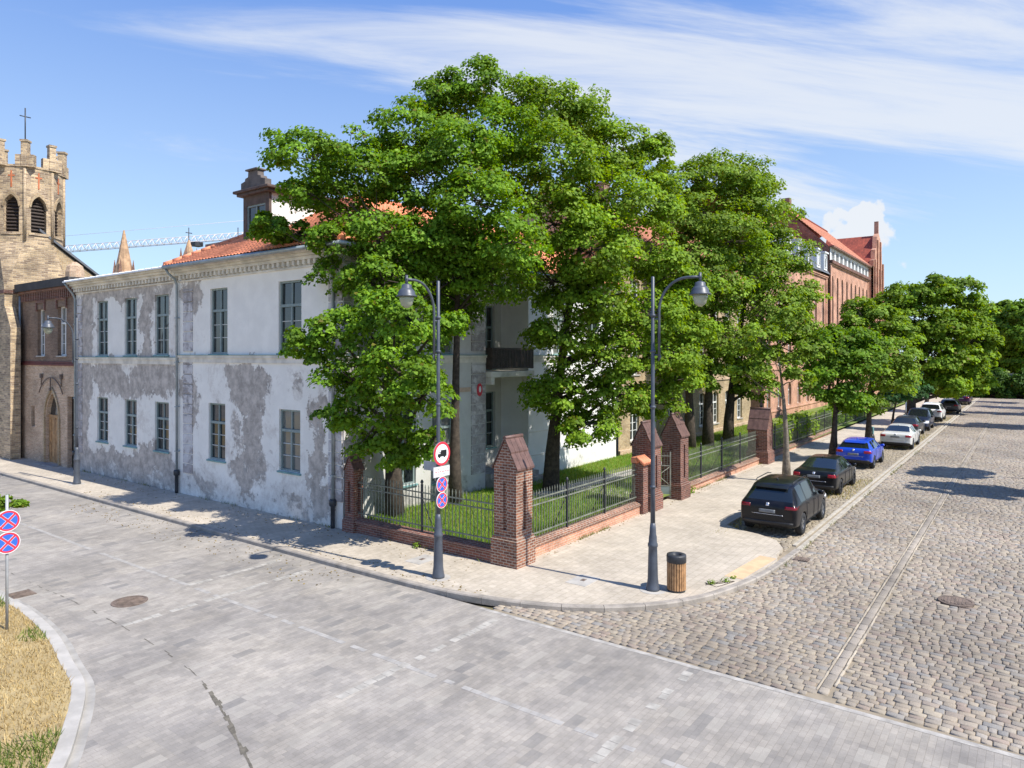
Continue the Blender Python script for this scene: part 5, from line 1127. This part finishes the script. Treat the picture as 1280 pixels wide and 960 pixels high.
def tree(name,label,spec,leaf=.17,hue=G1,dens=1.,seed=1,bark='bark',cat='tree',group=None,k=44,fork=.38,flat=.62,lean=None):
    g=np.random.default_rng(seed); base,lobes=spec; bx,by,br=base; bz=.1; t=thing(name,label,cat,(bx,by,bz),group)
    Lb=np.array(lobes); top=Lb[:,2].max(); cx,cy=np.average(Lb[:,0],weights=Lb[:,3]),np.average(Lb[:,1],weights=Lb[:,3])
    low=(Lb[:,2]-Lb[:,3]).min(); b=MB(); B0=Vector((bx,by,bz-.15))
    # trunk: leans gently to the crown centre, forks into limbs that reach each lobe
    H=top-bz; tr=[]; 
    for i in range(9):
        q=i/8; z=bz+H*.82*q; m_=q**1.6*.8; tr.append(Vector((bx+(cx-bx)*m_+.12*math.sin(q*7+seed)*q,by+(cy-by)*m_+.12*math.cos(q*5+seed)*q,z)))
    tr[0].z-=.15; rad=[br*(1.35 if i==0 else 1.05 if i==1 else 1-.85*(i/8)**.9) for i in range(9)]; b.tube(tr,rad,10)
    def trunk_at(z):
        for i in range(8):
            if tr[i].z<=z<=tr[i+1].z: q=(z-tr[i].z)/(tr[i+1].z-tr[i].z); return tr[i].lerp(tr[i+1],q),rad[i]*(1-q)+rad[i+1]*q
        return (tr[8],rad[8]) if z>tr[8].z else (tr[1],rad[1])
    Cs=[];Ns=[];Ks=[]
    for x,y,z,r in lobes:
        c=Vector((x,y,z)); hd=math.hypot(x-bx,y-by); zs=max(bz+H*.16,min(z-r*.3-hd*fork*1.2,bz+H*.78)); s,rr=trunk_at(zs); r0=min(rr*.55,.05+r*.06)
        mid=s.lerp(c,.5)+Vector((0,0,-.10*(c-s).length*.5+.0)); P=[s,s.lerp(mid,.5)+Vector((0,0,.05)),mid,mid.lerp(c,.55),c]; b.tube(P,[r0,r0*.8,r0*.6,r0*.42,r0*.22],6)
        n=max(6,int(14*dens*r*r*(1 if r<1.6 else .9)+4))
        u=g.normal(size=(n,3)); u/=np.linalg.norm(u,axis=1)[:,None]; u[:,2]=u[:,2]*.85+.12
        rho=g.uniform(.35,1.0,n)**.55
        cl=np.array(c)+u*rho[:,None]*r*np.array((1.,1.,.86)); rc=r*g.uniform(.22,.40,n)+.09
        for i in range(n):
            if i%3==0: e=Vector(cl[i]); a=c.lerp(P[3],.4*random.random()); b.tube([a,a.lerp(e,.55)+Vector((0,0,-.08)),e],[r0*.25+.008,r0*.16+.008,.010],4,cap=False)
            kk=max(8,int(k*2.9*g.uniform(.6,1.3)*(rc[i]/(r*.36)))); q=g.uniform(0,1,kk)**.5; an=g.uniform(0,2*np.pi,kk); off=np.stack([np.cos(an)*q,np.sin(an)*q,-.85*q*q*flat+g.normal(0,.17,kk)],1)*rc[i]
            Ks.append(np.full(kk,g.uniform(.72,1.25))); Cs.append(cl[i]+off); Ns.append(np.array((0,0,.75))+u[i]*.4+off/rc[i]*np.array((.9,.9,0))+g.normal(0,.36,(kk,3)))
    C=np.concatenate(Cs); N=np.concatenate(Ns); K_=np.concatenate(Ks); ok=C[:,2]>.6; C,N,K_=C[ok],N[ok],K_[ok]
    # keep leaves out of the white house and the buildings behind
    ins=(C[:,0]>-.05)&(C[:,1]>-.06)&(C[:,2]<9.9+np.clip(np.minimum(C[:,0]+.6,C[:,1]+.6),0,5.6)*.56); C,N,K_=C[~ins],N[~ins],K_[~ins]
    V,F,col=leafmesh(C,N,leaf,hue,g); col=col*np.repeat(K_,4)[:,None]; b.build('trunk',bark,t); fastmesh('crown',V,F,col,mat['leaf'],t); return t,len(C)
T_A=((1.81, -0.6, 0.3),[(-0.64, 1.03, 12.91, 1.3), (0.35, 0.36, 12.97, 1.19), (-1.27, 2.72, 10.78, 0.68), (-0.69, 3.11, 10.55, 0.79), (-0.24, 2.33, 10.44, 0.74), (-0.47, 1.13, 11.6, 1.08), (0.97, 1.54, 11.78, 1.36), (1.08, -0.45, 12.36, 1.28), (-0.39, -0.32, 9.82, 0.96), (0.73, -0.83, 10.19, 1.36), (0.22, 0.21, 8.72, 1.19), (1.36, -1.34, 9.13, 1.28), (2.82, -1.46, 10.71, 1.28), (-2.22, -1.04, 6.34, 0.74), (-1.71, -1.73, 6.71, 0.96), (-0.87, -2.03, 7.22, 1.02), (-0.98, -3.56, 7.05, 1.13), (0.54, -3.93, 6.97, 0.74), (-1.42, -2.12, 5.37, 1.08), (-1.26, -4.01, 5.52, 1.19), (-0.64, -2.33, 3.86, 1.25), (-0.48, -4.23, 4.91, 1.08), (0.16, -2.57, 3.05, 0.96), (-1.31, -1.43, 4.23, 0.68), (0.1, -4.17, 3.54, 0.68), (1.46, -1.81, 6.25, 1.25), (0.2, -1.79, 8.45, 1.25), (3.42, -2.27, 8.84, 1.02), (1.4, -2.06, 9.89, 1.13), (2.48, -2.35, 10.0, 1.08)])
T_C=((4.6, -1.0, 0.22),[(5.17, -1.77, 16.39, 1.35), (4.5, -0.53, 16.0, 1.29), (2.63, -0.66, 14.25, 1.41), (2.88, -2.55, 13.4, 1.53), (4.8, -3.2, 14.18, 1.47), (2.22, -1.65, 12.14, 1.53), (2.67, -3.8, 11.23, 1.59), (6.3, -2.46, 13.15, 1.41), (4.06, 1.42, 13.76, 1.23), (2.72, -2.32, 9.76, 1.41), (3.31, -4.67, 9.88, 1.41), (5.56, -1.45, 9.56, 1.23), (5.23, -0.5, 7.86, 1.16), (4.54, -2.85, 8.76, 1.23), (4.52, 0.12, 7.69, 1.1), (4.04, 0.09, 8.9, 1.04)])
T_B=((9.2, -2.34, 0.3),[(9.24, -2.39, 16.32, 1.56), (9.02, -1.09, 17.05, 1.36), (10.5, -3.42, 16.12, 1.49), (10.86, -4.58, 14.63, 1.56), (12.4, -5.32, 14.68, 1.15), (6.72, -4.4, 13.39, 1.77), (8.62, -5.42, 12.24, 1.77), (12.13, -5.63, 12.68, 1.36), (6.35, -4.29, 11.07, 1.7), (7.44, -5.38, 10.06, 1.7), (11.28, -5.48, 10.52, 1.7), (12.65, -6.32, 9.58, 1.29), (7.31, -3.66, 8.95, 1.49), (8.43, -5.17, 8.32, 1.56), (10.82, -6.07, 7.78, 1.56), (7.5, -3.91, 6.75, 1.36), (9.43, -4.97, 6.13, 1.49), (11.79, -6.34, 6.14, 1.43), (13.25, -6.8, 7.18, 1.22), (8.66, -3.16, 4.49, 1.49), (9.83, -5.12, 4.5, 1.29), (8.55, -4.55, 3.26, 1.15), (12.42, -5.68, 4.06, 1.22), (13.73, -6.78, 8.95, 1.15), (12.94, -6.56, 5.11, 0.95)])
T_D1=((25.46, -1.9, 0.3),[(24.94, -1.2, 16.78, 1.77), (24.33, -1.21, 13.98, 1.77), (25.1, -2.42, 12.02, 1.87), (25.86, -1.6, 9.19, 1.77), (24.47, -1.91, 6.2, 1.77), (25.85, -1.08, 11.72, 1.67)])
T_D2=((26.84, -2.5, 0.3),[(27.14, -2.91, 17.47, 2.0), (28.48, -4.21, 16.28, 1.8), (25.73, -2.68, 14.76, 2.2), (26.55, -4.12, 13.01, 2.2), (25.82, -3.14, 10.09, 2.2), (26.45, -3.66, 7.18, 1.9), (26.26, -2.72, 4.72, 1.5)])
T_D3=((29.57, -2.8, 0.3),[(30.4, -3.58, 17.52, 1.99), (30.93, -4.97, 15.07, 2.09), (31.4, -5.6, 12.47, 2.09), (29.5, -4.39, 11.59, 2.3), (32.22, -6.38, 10.14, 1.78), (30.11, -5.21, 9.03, 2.3), (32.8, -6.49, 7.8, 1.47), (29.4, -3.91, 6.21, 1.88), (31.14, -5.92, 6.73, 1.78), (30.36, -4.38, 4.13, 1.36)])
T_S5=((17.96, -9.63, 0.17),[(16.93, -8.74, 6.7, 1.04), (18.32, -9.61, 7.65, 0.96), (17.67, -9.24, 5.6, 1.11), (17.1, -8.14, 5.03, 0.89), (18.92, -10.42, 6.34, 0.81), (18.02, -10.22, 5.05, 0.67)])
T_S6=((26.33, -9.86, 0.22),[(26.22, -10.05, 6.63, 1.6), (26.55, -11.0, 5.52, 1.52), (25.66, -9.96, 4.64, 1.6), (26.75, -10.76, 3.74, 1.16), (26.82, -9.51, 5.96, 1.34), (27.92, -11.16, 6.64, 1.16)])
T_S7=((32.8, -10.55, 0.2),[(32.5, -10.14, 8.71, 1.2), (33.58, -11.1, 8.47, 1.3), (32.76, -11.0, 6.7, 1.6), (33.84, -11.95, 6.21, 1.6), (33.09, -11.62, 4.72, 1.6), (34.56, -12.08, 7.73, 1.2), (32.36, -10.62, 3.23, 1.1), (32.42, -9.7, 7.46, 1.1)])
T_S8=((46.2, -10.0, 0.12),[(46.68, -10.65, 4.38, 1.25), (46.67, -11.31, 3.45, 1.13), (46.16, -10.28, 3.13, 1.0)])
T_S9=((52.2, -10.5, 0.4),[(51.65, -8.92, 10.39, 1.77), (52.1, -10.37, 11.03, 1.9), (52.85, -12.05, 11.34, 1.9), (55.0, -13.61, 11.41, 1.9), (55.21, -14.57, 10.01, 1.63), (51.56, -11.31, 8.94, 2.04), (52.95, -13.19, 8.28, 2.17), (51.9, -10.09, 7.98, 1.9), (55.33, -14.73, 7.3, 1.77), (52.38, -12.09, 5.94, 2.04), (54.02, -13.96, 5.6, 2.04), (53.22, -12.88, 3.92, 1.9), (55.45, -14.9, 4.24, 1.49), (52.36, -11.22, 4.25, 1.63)])
T_S10=((65.5, -10.2, 0.2),[(69.97, -12.88, 9.64, 1.77), (68.46, -14.2, 8.74, 1.61), (68.8, -14.65, 5.93, 1.61), (67.84, -13.36, 3.12, 1.61), (68.65, -14.46, 3.12, 1.29), (66.88, -12.07, 2.71, 1.29)])
T_F1=((112, -11, 0),[(113.13, -12.53, 10.79, 2.45), (114.22, -14.0, 8.34, 2.7), (113.49, -13.02, 4.66, 2.21)])
T_F2=((116, -16, 0),[(115.24, -14.98, 12.03, 2.46), (113.67, -16.21, 9.51, 2.95), (115.24, -14.98, 5.89, 2.46), (115.61, -15.47, 13.26, 1.47)])
T_F3=((114, -21, 0),[(111.76, -17.97, 12.12, 2.59), (109.96, -18.91, 8.78, 3.06), (111.41, -17.5, 5.31, 2.35), (113.16, -19.86, 6.48, 2.59)])
T_F4=((124, -6, 0),[(127.48, -10.7, 9.98, 2.46), (126.26, -9.05, 6.56, 2.46), (128.29, -11.8, 7.93, 2.46)])
GT='large maples in the garden'
cnt=0
for a in [('maple_tree','leafy maple nearest the street corner, its low crown over the iron fence and corner house',T_A,dict(hue=G1,seed=3,leaf=.122,k=42,dens=.8)),
 ('maple_tree','tallest maple with the highest crown between the corner house and garden lawn',T_C,dict(hue=G1,seed=5,leaf=.125,k=44)),
 ('maple_tree','broad maple with dark straight trunk just behind the corner brick pillar',T_B,dict(hue=G2,seed=8,leaf=.132,k=44)),
 ('garden_tree','tall tree with the leftmost of three dark trunks before the yellow house',T_D1,dict(hue=G4,seed=11,leaf=.17,k=34,dens=.75)),
 ('garden_tree','tall tree with the slanting middle trunk before the yellow house',T_D2,dict(hue=G4,seed=12,leaf=.17,k=34,dens=.75)),
 ('garden_tree','tall tree with the thick rightmost trunk before the yellow house',T_D3,dict(hue=G4,seed=13,leaf=.17,k=34,dens=.75)),
 ('street_tree','thin pale trunked street tree with sparse crown beside the black SUV',T_S5,dict(hue=G4,seed=14,leaf=.16,k=20,dens=.8,bark='barkpale')),
 ('street_tree','round dense street tree standing behind the black saloon',T_S6,dict(hue=G1,seed=15,leaf=.17,k=40,fork=.6)),
 ('street_tree','yellowish street tree behind the blue hatchback',T_S7,dict(hue=G4,seed=16,leaf=.18,k=30,fork=.6,dens=.8)),
 ('street_tree','small bluish green young street tree by the silver saloon',T_S8,dict(hue=G5,seed=17,leaf=.22,k=30)),
 ('street_tree','wide spreading old tree rising over the far parked cars',T_S9,dict(hue=G2,seed=18,leaf=.25,k=30,fork=.7,dens=.62)),
 ('street_tree','tree beyond the spreading old tree at the far end of the bay',T_S10,dict(hue=G2,seed=19,leaf=.34,k=30)),
 ('park_tree','park tree behind the end wall nearest the row of cars',T_F1,dict(hue=G1,seed=20,leaf=.42,k=34)),
 ('park_tree','park tree with dark straight trunk at the end wall, right of the cars',T_F2,dict(hue=G2,seed=21,leaf=.42,k=34)),
 ('park_tree','park tree at the right end of the dark wall closing the street',T_F3,dict(hue=G1,seed=22,leaf=.42,k=34)),
 ('park_tree','park tree farthest back between the red building and the end wall',T_F4,dict(hue=G1,seed=23,leaf=.45,k=30))]:
    nm,lab,sp,kw=a; g_={'maple_tree':GT,'garden_tree':'tall trees before the yellow house','street_tree':'street trees along the parked cars','park_tree':'park trees beyond the end wall'}[nm]
    t,n=tree(nm,lab,sp,group=g_,**kw); cnt+=n
# trees on the near side of the cobbled street whose shade falls across the cobbles
def ball(x,y,z0,h,r,seed):
    g=np.random.default_rng(seed); return ((x,y,.16),[(x+g.uniform(-.6,.6)*r,y+g.uniform(-.6,.6)*r,z0+h*g.uniform(.1,.9),r*g.uniform(.45,.6)) for _ in range(9)])
for i,(x,y,z0,h,r) in enumerate([(22.0,-22.3,5.6,3.2,2.1),(26.5,-22.2,7.0,3.2,1.9),(57,-23.4,6,5,2.8),(73,-23.,6,5,2.6),(83,-23,6,5,2.4),(93,-22.5,6,5,2.4)]):
    t,n=tree('street_tree','street tree across the cobbled street, seen only by the shade it throws on the cobbles',ball(x,y,z0,h,r,40+i),leaf=.26,hue=G1,k=16,seed=60+i,dens=.6,group='trees across the cobbled street'); cnt+=n
# young tree on the island: one leafy branch reaches into the picture
t,n=tree('young_tree','leafy young tree twig tip above the no stopping signs on the grass island',((-10.3,1.9,.05),[(-9.5,.75,2.52,.20),(-9.3,.48,2.50,.15),(-9.75,1.1,2.62,.24),(-9.9,1.5,3.1,.35),(-10.2,1.7,3.5,.45)]),leaf=.085,hue=G2,k=13,seed=77,dens=2.5); cnt+=n
print('leaves',cnt)
# ivy and shrubs
def shrub(name,label,pts,leaf,hue,seed,group=None):
    g=np.random.default_rng(seed); x0,y0=pts[0][:2]; t=thing(name,label,'shrub',(x0,y0,.1),group); b=MB(); Cs=[];Ns=[]
    for x,y,z,r in pts:
        for q in range(3): b.tube([(x0+g.uniform(-.2,.2),y0+g.uniform(-.2,.2),.1),(x+g.uniform(-.2,.2),y+g.uniform(-.2,.2),z)],[.02,.008],4)
        n=int(420*r*r)+60; u=g.normal(size=(n,3)); u/=np.linalg.norm(u,axis=1)[:,None]; C=np.array((x,y,z))+u*r*(g.uniform(0,1,n)**.4)[:,None]; Cs.append(C); Ns.append(u+np.array((0,0,.7))+g.normal(0,.4,(n,3)))
    C=np.concatenate(Cs); N=np.concatenate(Ns); ok=C[:,2]>.08; V,F,col=leafmesh(C[ok],N[ok],leaf,hue,g); b.build('stem','bark',t); fastmesh('foliage',V,F,col,mat['leaf'],t)
shrub('ivy_bush','yellow green ivy bush grown through the fence behind the black saloon',[(29+i*1.2,-6.2+.2*(i%2),1.0+.3*(i%3),.75) for i in range(8)],.16,G4,31)
shrub('hedge_bush','low bushes behind the far iron fence by the red building',[(44+i*1.6,-5.6,.9+.2*(i%2),.9) for i in range(14)],.22,G1,32)
shrub('bank_bush','dark bushes at the foot of the dark end wall',[(103.4+.5*(i%2),-9.5-.8*i,.7+.75*(i%4),1.4) for i in range(22)],.34,G3,33)
shrub('weed_clump','green weeds growing against the fence wall foot right of the gate',[(13.1,-7.05,.25,.18),(12.8,-7.05,.2,.12)],.06,G2,34)
shrub('weed_clump','small green weeds at the kerb beside the litter bin',[(1.9,-12.1,.12,.12),(2.3,-12.35,.12,.14),(2.7,-12.4,.10,.10)],.05,G4,35)
shrub('weed_clump','small weed tuft at the foot of the shaded fence wall',[(-.15,-3.6,.18,.14)],.05,G2,36)
# end wall and bank
t=thing('end_wall','dark brick retaining wall closing the far end of the street','wall',(105.2,-17,0)); b=MB(); b.box(105,105.6,-40,-8,0,3.2); b.build('wall','brickdark',t); b=MB(); b.box(104.9,105.7,-40,-8,3.2,3.4); b.build('coping','conc',t)
tag(MB().build,None) if 0 else None
b=MB(); b.face([(105.6,-60,3.2),(105.6,20,3.2),(180,60,4.2),(180,-120,4.2)]); tag(b.build('park_terrain','lawn'),kind='structure')
# grass blades
def blades(name,label,X,Y,Z,hgt,wid,cols,seed):
    g=np.random.default_rng(seed); n=len(X); a=g.uniform(0,2*np.pi,n); h=hgt*g.uniform(.45,1.4,n); l=h*g.uniform(.15,.9,n); b=g.uniform(0,2*np.pi,n); w=wid*g.uniform(.6,1.4,n)
    P=np.stack([X,Y,Z],1); s=np.stack([np.cos(a)*w,np.sin(a)*w,0*a],1); d=np.stack([np.cos(b)*l,np.sin(b)*l,h],1); m_=P+d*.55+np.stack([0*a,0*a,h*.12],1)
    V=np.stack([P-s,P+s,m_+s*.7,m_-s*.7,P+d],1); F=np.concatenate([np.stack([np.arange(n)*5+i for i in (0,1,2,3)],1),np.stack([np.arange(n)*5+i for i in (3,2,4,4)],1)]) 
    F2=F[:n]; me=None
    k=g.uniform(0,1,(n,1)); c=np.array(cols); ci=c[g.integers(0,len(c),n)]*g.uniform(.75,1.25,(n,1))
    V6=np.stack([P-s,P+s,P+d+s*.08,P+d-s*.08],1)  # slender quad per blade
    o=fastmesh(name,V6.reshape(-1,3),np.arange(n*4).reshape(-1,4),np.repeat(ci,4,0),mat['blade']); return tag(o,label,'grass',kind='stuff')
g=np.random.default_rng(91)
def patchy(x,y,f=1.): return np.sin(x*1.3*f+y*.7*f)+np.sin(y*1.9*f-x*.5*f+1)+np.sin(x*.6*f-2+y*2.3*f)
n=110000; X=.4+43*g.random(n)**1.4; Y=-6.6+6.5*g.random(n); ok=~((Y>-3.6)&(Y<-2.2)&(X>7.6)&(X<20.5)); X,Y=X[ok],Y[ok]
blades('lawn_grass','green garden lawn grass behind the iron fences',X,Y,np.full(len(X),GZ),.13,.010,[(.14,.29,.02),(.19,.33,.028),(.11,.24,.02),(.30,.31,.06)],92)
n=60000; X=-16+7.2*g.random(n); Y=-11.2+18*g.random(n); ok=inpoly(X,Y,isi+[(-40,-11.2),(-40,40)]); X,Y=X[ok],Y[ok]; gr=patchy(X,Y,.9)>1.25
Z=np.full(len(X),.10); A=[(.50,.385,.17),(.58,.46,.23),(.42,.31,.13),(.36,.27,.12)]
blades('dry_grass','dry straw coloured grass covering the traffic island',X[~gr],Y[~gr],Z[~gr],.085,.008,A,93)
blades('green_tufts','green weed tufts among the dry island grass',X[gr],Y[gr],Z[gr],.12,.010,[(.12,.18,.03),(.20,.24,.05),(.09,.14,.02)],94)
n=16000; X=7+90*g.random(n)**1.5; Y=-12.7+2.5*g.random(n); ok=patchy(X,Y,.55)>.9; X,Y=X[ok],Y[ok]
blades('bay_grass','dry grass tufts between the parked cars',X,Y,np.full(len(X),.03),.10,.014,[(.44,.34,.12),(.36,.30,.09),(.26,.26,.07)],95)

# fallen leaves and grit swept against kerbs, fence walls and under the trees
g=np.random.default_rng(101); A=[]
for n,(xa,xb),(ya,yb),z in ((260,(-2.5,-1.9),(-8,14),.118),(260,(-1.2,-.1),(-6.5,20),.118),(300,(.5,40),(-7.35,-7.1),.118),(260,(8,60),(-12.6,-10.2),.045),(260,(-4.2,-2.85),(-4,12),.012),(220,(3,60),(-13.9,-13.1),.03)):
    A.append(np.stack([g.uniform(xa,xb,n),g.uniform(ya,yb,n),np.full(n,z)],1))
C=np.concatenate(A); N=g.normal(0,.35,C.shape)+np.array((0,0,1)); V,F,col=leafmesh(C,N,.055,((.16,.12,.04),(.30,.22,.08)),g); tag(fastmesh('fallen_leaves',V,F,col,mat['blade']),'small dry fallen leaves scattered along kerbs and fence walls','leaf litter',kind='stuff')
n=2600; X=np.concatenate([g.uniform(.9,8,500),g.uniform(12.2,23,700),g.normal(0,.05,700)-.06,g.uniform(-2.6,-2.5,0),g.uniform(3,40,700)]); Y=np.concatenate([g.normal(-7.14,.03,500),g.normal(-6.98,.03,700),g.uniform(-6.4,20,700),np.zeros(0),g.normal(-13.1,.05,700)]); ok=(patchy(X*1.5,Y*1.5,1.)>.5); X,Y=X[ok],Y[ok]; Z=np.where(Y<-12.5,.02,.105)
blades('wall_foot_weeds','thin dry weeds growing along wall feet and kerbs',X,Y,Z,.10,.010,[(.16,.19,.04),(.30,.26,.10),(.12,.16,.03)],102)
